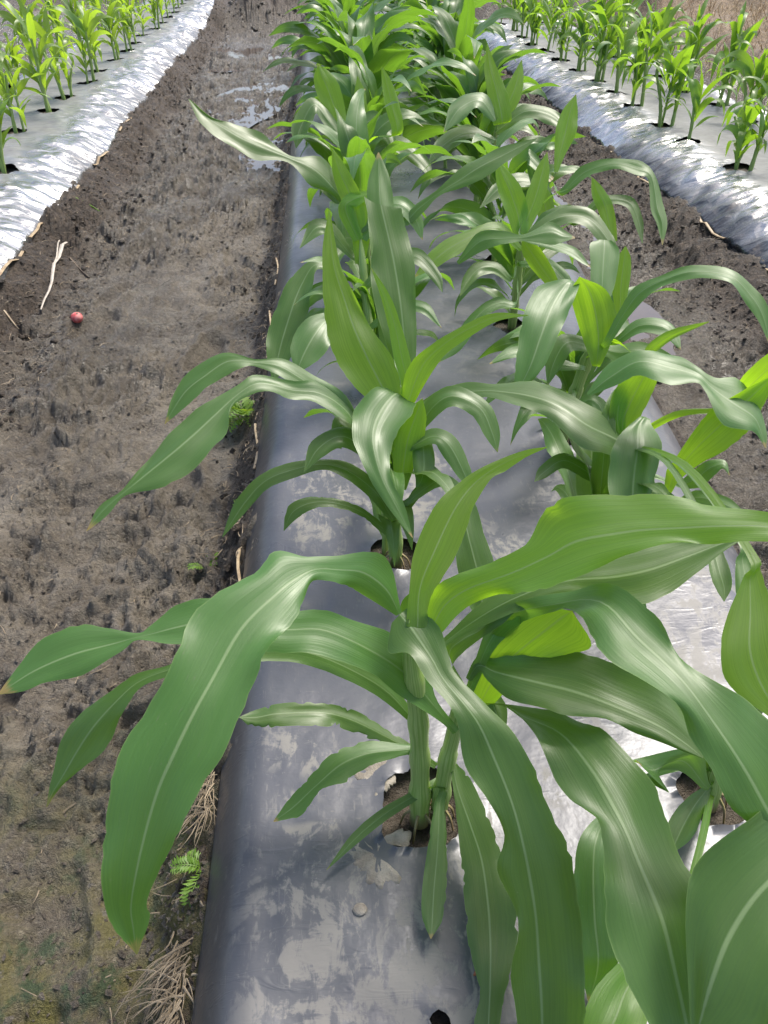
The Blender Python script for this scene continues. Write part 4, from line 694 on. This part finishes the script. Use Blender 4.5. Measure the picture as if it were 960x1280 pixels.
VAR_C = [variant(100 + i, True) for i in range(7)]
VAR_L = [variant(200 + i, False, M_SIDE) for i in range(8)]; VAR_R = [variant(300 + i, False, M_SIDE2) for i in range(9)]
ORD = 'first second third fourth fifth sixth seventh eighth ninth tenth eleventh twelfth thirteenth fourteenth fifteenth sixteenth seventeenth eighteenth nineteenth twentieth'.split()
pr = random.Random(77)
def plant(var, px, py, pz, sc, label, group):
    e = empty('corn_plant', (px, py, pz)); e.rotation_euler = (pr.uniform(-.06, .06), pr.uniform(-.06, .06), pr.uniform(0, 6.28)); e.scale = (sc, sc, sc * pr.uniform(.95, 1.06))
    tag(e, label, 'corn plant', group)
    for nm, me in var: link(nm, me, e)
def fz(k, px, py): return float(film_z(k, np.array([px]), np.array([py]))[0])
plant(VAR_C[4], .10, 1.262, .20, .55, 'low corn shoot sharing the hole of the tall upright yellow green leaf', 'corn plants on the middle bed')
plant(VAR_C[2], .60, 1.69, .20, .66, 'low corn shoot at the foot of the thin leaning stalk', 'corn plants on the middle bed')
plant(VAR_C[5], .50, 1.13, .20, .55, 'low corn shoot behind the great horizontal leaf on the middle bed', 'corn plants on the middle bed')
plant(VAR_C[5], .14, 3.05, .20, .8, 'bushy lower corn plant around the fourth plant of the left row', 'corn plants on the middle bed')
plant(VAR_C[1], .665, 2.95, .20, .8, 'bushy lower corn plant around the drooping leaf before the right slope', 'corn plants on the middle bed')
plant(VAR_C[2], .70, 3.58, .20, .9, 'bushy corn plant beneath the pointed leaf before the right silver film', 'corn plants on the middle bed')
plant(VAR_C[6], .61, 2.38, .20, .62, 'low leafy corn shoot at the foot of the wide pale leaf plant', 'corn plants on the middle bed')
plant(VAR_C[0], .12, 1.99, .20, .62, 'low leafy corn shoot at the foot of the third left plant', 'corn plants on the middle bed')
plant(VAR_C[3], .14, 2.5, .20, .9, 'low bushy corn plant just behind the third plant of the left row', 'corn plants on the middle bed')
for i, p in enumerate(C_LEFT):
    lab = f'{ORD[i + 4]} corn plant from the near end of the middle bed, left row' if i < 6 else 'small crowded corn plant at the far end of the middle bed, left row'
    plant(VAR_C[i % 7], p[0], p[1], .20, pr.uniform(.98, 1.15), lab, 'corn plants on the middle bed' if i < 6 else 'crowded far corn plants in the middle bed left row')
    plant(VAR_C[(i + 5) % 7], p[0] - .06, p[1] - .14, .20, pr.uniform(.55, .8), 'low ' + (lab.replace('corn plant', 'corn plant\'s smallest neighbour', 1) if i < 6 else 'corn seedling among the far left row of the middle bed'), 'low corn plants of the middle bed left row')
    plant(VAR_C[(i + 3) % 7], p[0] + .035, p[1] + .02, .20, pr.uniform(.7, .95), lab.replace('corn plant', 'corn plant\'s shorter twin', 1) if i < 6 else 'small crowded twin corn plant in the far left row of the middle bed', 'twin corn plants in the middle bed left row' if i < 6 else 'crowded far twins in the middle bed left row')
for i, p in enumerate(C_RIGHT):
    lab = f'{ORD[i + 6]} corn plant from the near end of the middle bed, right row' if i < 6 else 'small crowded corn plant at the far end of the middle bed, right row'
    plant(VAR_C[(i * 3 + 2) % 7], p[0], p[1], .20, pr.uniform(.95, 1.12), lab, 'corn plants on the middle bed' if i < 6 else 'crowded far corn plants in the middle bed right row')
    plant(VAR_C[(i * 3 + 6) % 7], p[0] - .08, p[1] + .13, .20, pr.uniform(.55, .8), 'low ' + (lab.replace('corn plant', 'corn plant\'s smallest neighbour', 1) if i < 6 else 'corn seedling among the far right row of the middle bed'), 'low corn plants of the middle bed right row')
    plant(VAR_C[(i * 3 + 4) % 7], p[0] + .035, p[1] - .02, .20, pr.uniform(.7, .95), lab.replace('corn plant', 'corn plant\'s shorter twin', 1) if i < 6 else 'small crowded twin corn plant in the far right row of the middle bed', 'twin corn plants in the middle bed right row' if i < 6 else 'crowded far twins in the middle bed right row')
for rows, k, side in ((L_ROWS, 'l', 'left'), (R_ROWS, 'r', 'right')):
    for ri, row in enumerate(rows):
        for i, p in enumerate(row):
            rn = 'furrow-side row' if ri == 0 else 'outer row'
            grp = f'young corn plants on the {side} bed {rn}'
            plant(pr.choice(VAR_L if k == 'l' else VAR_R), p[0], p[1], fz(k, p[0], p[1]) - .02, pr.uniform(.65, 1.28), f'{ORD[i]} young corn plant from the near end of the {side} bed, {rn}', grp)
            if pr.random() < (.9 if k == 'r' else .6):
                plant(pr.choice(VAR_L if k == 'l' else VAR_R), p[0] + pr.uniform(-.03, .03) + .02, p[1] + pr.uniform(.0, .04), fz(k, p[0], p[1]) - .02, pr.uniform(.75, 1.15), f'shorter twin of the {ORD[i]} young corn plant, {side} bed, {rn}', f'twin corn plants sharing holes on the {side} bed')
                if k == 'r': plant(pr.choice(VAR_R), p[0] + pr.uniform(.02, .06), p[1] + pr.uniform(-.06, -.02), fz(k, p[0], p[1]) - .02, pr.uniform(.8, 1.25), f'third shoot in the hole of the {ORD[i]} young corn plant, right bed, {rn}', 'third shoots sharing holes on the right bed')

# ------------------------------------------------------------------ bamboo strips that pin the film edges
def strip_mesh(P, w, th):
    P = np.asarray(P, float); n = len(P); tan = np.gradient(P, axis=0); tan /= np.linalg.norm(tan, axis=1)[:, None]
    sd = np.cross(tan, [0, 0, 1]); sd /= np.linalg.norm(sd, axis=1)[:, None]; up = np.cross(sd, tan)
    pr_ = [(-1, 0), (-.7, 1), (.7, 1), (1, 0), (.6, -.7), (-.6, -.7), (-1, 0)]
    V = np.stack([P + sd * a * w / 2 + up * b * th / 2 for a, b in pr_], 1).reshape(-1, 3)
    return mesh_np('bamboo_strip', V, grid_quads(n, 7), M_BAMBOO, smooth=False)
BS = [('l', 'xr', 3.05, 3.45, 'at the near corner of the left film'), ('l', 'xr', 3.62, 3.88, 'second along the left film edge'), ('l', 'xr', 4.15, 4.5, 'third along the left film edge'), ('l', 'xr', 4.9, 5.2, 'fourth along the left film edge'), ('l', 'xr', 5.75, 6.2, 'fifth along the left film edge, before the bend'),
      ('r', 'xl', 2.85, 3.14, 'at the near corner of the right film'), ('r', 'xl', 3.45, 3.75, 'second along the right film edge'), ('r', 'xl', 4.25, 4.6, 'third along the right film edge'), ('r', 'xl', 5.0, 5.25, 'fourth along the right film edge'),
      ('c', 'xl', 1.22, 1.42, 'standing out beside the middle film near the front'), ('c', 'xl', 1.72, 1.95, 'beside the ferny weed'), ('c', 'xl', 2.35, 2.75, 'third along the left edge of the middle film'), ('c', 'xl', 3.0, 3.3, 'fourth along the left edge of the middle film')]
for (k, sd, ya, yb, where) in BS:
    b = BEDS[k]; yy = np.linspace(ya, yb, 7); xe = b[sd](yy); sg = -1 if sd == 'xl' else 1
    zz = film_z(k, xe, yy)
    P = np.stack([xe + sg * (np.linspace(.010, .020, 7) + .006 * np.sin(np.linspace(0, 5, 7) + ya * 9)), yy, zz - .006 + .004 * np.sin(np.linspace(0, 3.1, 7)) - (.012 if k == 'c' else 0)], 1)
    o = link('bamboo_strip', strip_mesh(P - P[0], .015 if k != 'c' else .0075, .006 if k != 'c' else .004), None, P[0])
    tag(o, 'tan bamboo strip pinning plastic, ' + where, 'bamboo strip', 'bamboo strips pinning the film edges')

# ------------------------------------------------------------------ loose things
def lump(name, rx, ry, rz, mat, seed, sub=(18, 12), amp=.12, frq=1.6):
    nu, nv = sub; u = np.linspace(0, 2 * np.pi, nu + 1); v = np.linspace(-np.pi / 2, np.pi / 2, nv)
    U, Vv = np.meshgrid(u, v); cx_, cy_, cz_ = np.cos(Vv) * np.cos(U), np.cos(Vv) * np.sin(U), np.sin(Vv)
    r = 1 + amp * fbm(cx_ * frq + cz_ * 2.3 + seed, cy_ * frq + cz_ * 1.1, seed, 3)
    return mesh_np(name, np.stack([cx_ * rx * r, cy_ * ry * r, cz_ * rz * r], -1).reshape(-1, 3), grid_quads(nv, nu + 1), mat)
px, py = -1.006, 2.99
e = empty('red_fruit', (px, py, gz(px, py) + .016)); tag(e, 'small round red fruit lying alone on the left muddy furrow', 'fruit')
link('skin', lump('skin', .024, .024, .021, M_RED, 4, (20, 14), .05), e)
link('stem_end', lump('stem_end', .005, .005, .003, M_ROOT, 5, (8, 6)), e, (.006, -.004, .019))
# white scrap in the right furrow
px, py = 1.155, 4.54
tag(link('white_scrap', lump('white_scrap', .05, .04, .028, M_STONE, 9), None, (px, py, gz(px, py) + .015)), 'small crumpled white scrap in the mud of the right furrow', 'scrap')
# split dry cane
def blade_strip(P, w, mat, name):
    P = np.asarray(P, float); n = len(P); tan = np.gradient(P, axis=0); sd = np.cross(tan, [0, 0, 1.0]); sd /= np.maximum(np.linalg.norm(sd, axis=1)[:, None], 1e-6)
    w = np.asarray(w)[:, None] if np.ndim(w) else np.full((n, 1), w)
    V = np.stack([P - sd * w / 2, P + np.array([0, 0, .003]) + 0 * sd, P + sd * w / 2, P - np.array([0, 0, .002]), P - sd * w / 2], 1).reshape(-1, 3)
    return mesh_np(name, V, grid_quads(n, 5), mat, smooth=False)
yy = np.linspace(3.007, 3.77, 9); xx = np.interp(yy, [3.0, 3.27, 3.52, 3.77], [-1.135, -1.177, -1.206, -1.232]) + .008 * np.sin(yy * 14)
zz = np.array([gz(a, b) for a, b in zip(xx, yy)]); zz = np.maximum(zz, np.interp(yy, [3.007, 3.77], [zz[0], zz[-1]])) + .010
O = np.array([xx[0], yy[0], zz[0]]); P = np.stack([xx, yy, zz], 1) - O
e = empty('dry_cane', O); tag(e, 'pale split dry cane lying beside the left slope above the red fruit', 'dry cane')
link('cane', blade_strip(P, np.linspace(.007, .020, 9), M_STRAW_PALE, 'cane'), e)
P2 = P[5:] + np.stack([np.linspace(0, -.028, 4), np.zeros(4), np.linspace(0, .01, 4)], 1)
link('split_shred', blade_strip(P2, .007, M_STRAW_PALE, 'split_shred'), e)
# dark twigs
def twig(pts, rad, label, mat=None):
    A = np.array(pts, float); zz = np.array([gz(a, b) for a, b in A]) + .006; P = np.column_stack([A, zz]); O = P[0].copy()
    tag(link('twig', tube_mesh(P - O, [rad, rad * .5], mat or M_CLOD, 6, 4, 'twig', False), None, O), label, 'twig')
twig([(-1.173, 3.60), (-1.12, 3.55), (-1.06, 3.45)], .007, 'dark twig pressed into mud right of the pale cane')
twig([(-1.276, 2.98), (-1.22, 2.92), (-1.16, 2.86)], .006, 'light brown twig in the mud left of the red fruit', M_STRAW)
twig([(-1.275, 4.2), (-1.20, 4.24), (-1.12, 4.26)], .006, 'yellow green stem lying across the left furrow mud', M_WEED)
# dried mud crust flakes around the nearest hole
def crust(cx_, cy_, rx, ry, seed, label):
    n = 80; a = np.linspace(0, 2 * np.pi, n, endpoint=False); rs = [0, .5, .86, 1.0, 1.0]
    rr_ = 1 + .32 * vnoise(np.cos(a) * 2 + seed * 3.3, np.sin(a) * 2, seed) + (.22 * vnoise(np.cos(a) * 5, np.sin(a) * 5 + seed, seed + 1) + .12 * vnoise(np.cos(a) * 14, np.sin(a) * 14 + seed, seed + 2))
    V = []; 
    for j, q in enumerate(rs):
        x_ = cx_ + rx * rr_ * q * np.cos(a); y_ = cy_ + ry * rr_ * q * np.sin(a)
        top = (.0005, .001, .0008, -.0005, -.004)[j]
        V.append(np.stack([x_ - cx_, y_ - cy_, film_z('c', x_, y_) - .22 + .004 + top + .0025 * fbm(x_ * 60, y_ * 60, seed, 3) * (j < 4)], 1))
    V = np.stack(V, 0); V = np.concatenate([V, V[:, :1]], 1)
    tag(link('mud_crust', mesh_np('mud_crust', V.reshape(-1, 3), grid_quads(5, n + 1)[:, ::-1], M_CRUST), None, (cx_, cy_, .22)), label, 'mud crust', 'dried mud crusts around the nearest hole')
crust(.038, .712, .034, .046, 3, 'grey dried mud crust on the film, upper left of the nearest hole')
crust(.034, .572, .042, .040, 8, 'grey dried mud crust on the film below the nearest planting hole')
# withered scrap of leaf on the film
px, py = .168, .402
P = np.array([[0, 0, 0], [.008, .004, .008], [.018, .010, .011], [.030, .020, .006], [.036, .024, .010]])
tag(link('withered_leaf', blade_strip(P, np.array([.002, .010, .014, .008, .002]), M_RUST, 'withered_leaf'), None, (px - .02, py, fz('c', px, py) + .006)), 'curled reddish brown leaf scrap on the film below the nearest plant', 'dead leaf')
# pebble
px, py = .005, .496
tag(link('pebble', lump('pebble', .010, .009, .005, M_CRUST, 12), None, (px, py, fz('c', px, py) + .006)), 'tiny pale mud pebble on the dusty near film', 'pebble')

# ------------------------------------------------------------------ weeds: fern-like sprigs at the film edge
def frond(name, parent, loc, az, ln, seed, el=.9):
    rs = random.Random(seed); V = []; F = []
    p = np.array([0, 0, 0.0]); n = 9
    for i in range(n):
        d = np.array([math.sin(az) * math.cos(el), math.cos(az) * math.cos(el), math.sin(el)]); el -= .16
        q = p + d * ln / n; sd = np.array([math.cos(az), -math.sin(az), 0]) 
        k = len(V); V += [p - sd * .0009, p + sd * .0009, q + sd * .0007, q - sd * .0007]; F.append([k, k + 1, k + 2, k + 3])
        lw = ln * .36 * math.sin(math.pi * (.18 + .72 * i / n))
        for sg in (-1, 1):
            tip = q + sd * sg * lw + d * lw * .55 + np.array([0, 0, rs.uniform(-.004, .004)]); mdl = q + sd * sg * lw * .5 + d * lw * .15; md2 = q + sd * sg * lw * .42 + d * lw * .55
            k = len(V); V += [q, mdl, tip, md2]; F.append([k, k + 1, k + 2, k + 3])
        p = q
    return link(name, mesh_np(name, np.array(V), np.array(F), M_WEED, smooth=False), parent, loc)
def weed(px, py, pz, n, ln, label, seed, name='fern_weed'):
    e = empty(name, (px, py, pz)); tag(e, label, 'weed', 'green weeds along the middle film edge')
    rs = random.Random(seed)
    for i in range(n): frond('frond', e, (rs.uniform(-.01, .01), rs.uniform(-.01, .01), 0), rs.uniform(0, 6.28), ln * rs.uniform(.6, 1.1), seed * 9 + i, rs.uniform(.6, 1.3))
weed(-.270, 2.10, .06, 12, .11, 'bright green ferny weed at the middle film edge, left of the tall leaf', 4)
weed(-.244, .63, .11, 6, .055, 'small yellow green weed at the near film edge above the straw', 6)
weed(-.275, 1.64, .05, 5, .06, 'tiny yellow green weed by the film edge under the lowest left leaf', 8)
weed(-.33, 1.45, .02, 3, .05, 'tiny weed sprout left of the film edge in the dark soil', 9)

# ------------------------------------------------------------------ straw, clods, roots, dry grass (uncountable)
def fibres(name, pts, mat, label, cat='straw'):
    "pts: list of (origin, direction, length, width, sag)"
    V = []; F = []
    for (o, d, ln, w, sag, sd0) in pts:
        o = np.array(o, float); d = np.array(d, float); d /= np.linalg.norm(d); n = 5
        sd = np.cross(d, [0, 0, 1.0]); sd /= max(np.linalg.norm(sd), 1e-6); k0 = len(V)
        for i in range(n):
            s = i / (n - 1); c = o + d * ln * s + np.array([0, 0, -sag * s * s * ln]) + sd * sd0 * ln * math.sin(s * 2.6)
            ww = w * (1 - .7 * s) / 2
            V += [c - sd * ww, c + np.array([0, 0, ww * .9]), c + sd * ww]
        for i in range(n - 1):
            a = k0 + i * 3; F += [[a, a + 1, a + 4, a + 3], [a + 1, a + 2, a + 5, a + 4]]
    return tag(link(name, mesh_np(name, np.array(V), np.array(F), mat, smooth=False)), label, cat, None, 'stuff')
sr = random.Random(5)
def tuft(cx_, cy_, n, az, spread, ln, jx, jy):
    o = []
    for i in range(n):
        a = az + sr.gauss(0, spread); px = cx_ + sr.uniform(-jx, jx); py = cy_ + sr.uniform(-jy, jy)
        o.append(((px, py, gz(px, py) + .012), (math.sin(a), math.cos(a), sr.uniform(.0, .55)), ln * sr.uniform(.5, 1.2), .0025 * sr.uniform(.6, 1.4), sr.uniform(.2, .7), sr.uniform(-.25, .25)))
    return o
fibres('straw', tuft(-.258, .46, 90, 3.9, .45, .085, .016, .06), M_STRAW, 'pale dry straw tuft poking out under the near film edge')
fibres('straw', tuft(-.246, .78, 70, 3.6, .6, .075, .016, .07), M_STRAW, 'dry brown straw strip along the film edge behind the hanging leaf')
# litter all over the slopes
pts = []
for i in range(2600):
    yy_ = .4 + 9 * sr.random() ** 1.5; w = sr.random()
    if w < .38: px = float(l_r(np.array(yy_))) + sr.uniform(.01, .36)
    elif w < .62: px = float(c_l(np.array(yy_))) - abs(sr.gauss(0, .08)) - .012
    elif w < .85: px = float(r_l(np.array(yy_))) - sr.uniform(.01, .4)
    else: px = sr.uniform(-1.1, -.35)
    a = sr.uniform(0, 6.28); pts.append((px, yy_, a))
PX = np.array([p[0] for p in pts]); PY = np.array([p[1] for p in pts]); PZ = ground_z(PX.copy(), PY.copy())[0]
fibres('straw_litter', [((x_, y_, z_ + .005), (math.sin(p[2]), math.cos(p[2]), sr.uniform(-.1, .3)), sr.uniform(.012, .05), sr.uniform(.0016, .004), .2, sr.uniform(-.3, .3)) for p, x_, y_, z_ in zip(pts, PX, PY, PZ)],
       M_STRAW, 'short bits of dry straw scattered over the soil slopes')
pts = []
for i in range(420):
    yy_ = sr.uniform(2.6, 7.5); px = float(r_l(np.array(yy_))) - sr.uniform(.03, .34)
    pts.append((px, yy_))
PX = np.array([p[0] for p in pts]); PY = np.array([p[1] for p in pts]); PZ = ground_z(PX.copy(), PY.copy())[0]
fibres('root_fibres', [((x_, y_, z_ + .004), (sr.uniform(-1, .1), sr.uniform(-.6, .6), sr.uniform(-.2, .5)), sr.uniform(.04, .11), .0028, .8, sr.uniform(-.5, .5)) for x_, y_, z_ in zip(PX, PY, PZ)],
       M_ROOT, 'thin exposed roots on the dark right bed slope', 'roots')
# clods
def clods(n, fn, smin, smax, label, seed, tone=1.0):
    rs = np.random.default_rng(seed); base = lump('c', 1, 1, .75, M_SOILBIT, seed, (7, 5), .9, 1.9)
    bv = np.empty(len(base.vertices) * 3, np.float32); base.vertices.foreach_get('co', bv); bv = bv.reshape(-1, 3); bq = grid_quads(5, 8)
    P = np.array([fn(rs) for _ in range(n)]); Z = ground_z(P[:, 0].copy(), P[:, 1].copy())[0]
    Vs, Qs = [], []
    for i in range(n):
        s = smin + (smax - smin) * rs.random() ** 3; a = rs.random() * 6.28; ca, sa = math.cos(a), math.sin(a)
        v = bv * s * np.array([rs.uniform(.7, 1.3), rs.uniform(.7, 1.3), rs.uniform(.6, 1.1)])
        v = np.stack([v[:, 0] * ca - v[:, 1] * sa, v[:, 0] * sa + v[:, 1] * ca, v[:, 2]], 1)
        Vs.append(v + [P[i, 0], P[i, 1], Z[i] - s * .05]); Qs.append(bq + i * len(bv))
    bpy.data.meshes.remove(base)
    tag(link('soil_clods', mesh_np('soil_clods', np.vstack(Vs), np.vstack(Qs), M_SOIL, smooth=False, attrs=dict(slope=np.full(sum(map(len, Vs)), tone), wet=np.full(sum(map(len, Vs)), .3)))), label, 'soil', None, 'stuff')
clods(1800, lambda r: ((lambda y: (float(l_r(np.array(y))) + r.uniform(.02, .36), y))(2.2 + 10 * r.random() ** 1.2)), .003, .015, 'dark crumbly soil on the slope below the left film', 41)
clods(1500, lambda r: ((lambda y: (float(r_l(np.array(y))) - r.uniform(.02, .42), y))(2.2 + 8 * r.random() ** 1.3)), .003, .015, 'dark crumbly soil on the slope below the right film', 42)
clods(900, lambda r: ((lambda y: (float(c_l(np.array(y))) - .012 - abs(r.normal(0, .06)), y))(.3 + 7 * r.random() ** 1.5)), .002, .010, 'dark crumbly soil strip along the left edge of the middle film', 43)
clods(420, lambda r: (r.uniform(-1.1, -.35), 3.6 + 7 * r.random()), .004, .016, 'muddy lumps churned up in the far left furrow', 44, .25)
clods(500, lambda r: ((lambda y: (float(c_r(np.array(y))) + r.uniform(.03, .5), y))(1.2 + 5 * r.random())), .003, .012, 'small muddy lumps in the right furrow', 45, .3)
clods(600, lambda r: (r.uniform(-1.2, 3.0), r.uniform(11.6, 14.5)), .012, .05, 'brown clods on the earth bank at the far end', 46, .35)
def chips(n, fn, smin, smax, label, seed, tone):
    rs = np.random.default_rng(seed); P = np.array([fn(rs) for _ in range(n)])
    keep = fbm(P[:, 0] * 5, P[:, 1] * 5, seed, 3) + rs.uniform(-.35, .35, n) > -.05; P = P[keep]; n = len(P)
    Z = ground_z(P[:, 0].copy(), P[:, 1].copy())[0]
    base = np.array([[1, 0, 0], [.4, .9, .1], [-.7, .7, -.1], [-1, -.2, .1], [-.2, -.9, 0], [.7, -.6, .15], [.1, .1, .55], [0, 0, -.5]])
    f = np.array([[i, (i + 1) % 6, 6] for i in range(6)] + [[(i + 1) % 6, i, 7] for i in range(6)])
    s = smin + (smax - smin) * rs.random(n) ** 2.5; a = rs.random(n) * 6.283; ca, sa = np.cos(a), np.sin(a)
    V = base[None] * (1 + rs.uniform(-.4, .4, (n, 8, 3))) * s[:, None, None] * np.stack([rs.uniform(.8, 1.7, n), rs.uniform(.5, 1, n), rs.uniform(.4, 1, n)], 1)[:, None, :]
    V = np.stack([V[..., 0] * ca[:, None] - V[..., 1] * sa[:, None], V[..., 0] * sa[:, None] + V[..., 1] * ca[:, None], V[..., 2] + V[..., 0] * rs.uniform(-.3, .3, n)[:, None]], -1)
    V += np.stack([P[:, 0], P[:, 1], Z + s * .05], 1)[:, None, :]
    Q = (f[None] + (np.arange(n) * 8)[:, None, None]).reshape(-1, 3); m = n * 8
    tag(link('soil_crumbs', mesh_np('soil_crumbs', V.reshape(-1, 3), Q, M_SOIL, smooth=False, attrs=dict(slope=np.repeat(rs.uniform(0, 1, n) * tone, 8), wet=np.full(m, .2)))), label, 'soil', None, 'stuff')
chips(16000, lambda r: (r.uniform(-1.2, -.27), .3 + 4.2 * r.random() ** 1.4), .0015, .0075, 'crumbly flakes of mud over the left furrow', 61, .5)
chips(6000, lambda r: (r.uniform(-1.2, -.27), 3.5 + 6 * r.random()), .003, .012, 'crumbly flakes of mud over the far left furrow', 62, .6)
chips(6000, lambda r: ((lambda y: (float(c_r(np.array(y))) + r.uniform(.0, .75), y))(1.2 + 5 * r.random() ** 1.3)), .002, .009, 'crumbly flakes of mud over the right furrow', 63, .5)
chips(4000, lambda r: ((lambda y: (float(c_l(np.array(y))) - .01 - abs(r.normal(0, .07)), y))(.25 + 6 * r.random() ** 1.4)), .0015, .008, 'crumbly dark soil along the middle film edge', 64, 1.0)
chips(5000, lambda r: ((lambda y: (float(l_r(np.array(y))) + r.uniform(.0, .36), y))(2.5 + 8 * r.random())), .003, .011, 'crumbly dark soil under the left film edge', 65, 1.0)
chips(5000, lambda r: ((lambda y: (float(r_l(np.array(y))) - r.uniform(.0, .42), y))(2.4 + 7 * r.random())), .003, .011, 'crumbly dark soil under the right film edge', 66, 1.0)
# dry grass on the right bank
pts = []
for i in range(8000):
    px = 3.55 + 5.5 * sr.random(); py = 4.5 + 10 * sr.random()
    pts.append((px, py))
for i in range(1800): pts.append((sr.uniform(.9, 4.5), sr.uniform(12.3, 15)))
PX = np.array([p[0] for p in pts]); PY = np.array([p[1] for p in pts]); PZ = ground_z(PX.copy(), PY.copy())[0]
fibres('dry_grass', [((x_, y_, z_ - .01), (sr.uniform(-.7, .7), sr.uniform(-.7, .7), 1), sr.uniform(.12, .42), sr.uniform(.004, .010), sr.uniform(.1, .7), sr.uniform(-.3, .3)) for x_, y_, z_ in zip(PX, PY, PZ)],
       M_DRYGRASS, 'tan dry grass covering the earth bank beyond the right bed', 'grass')
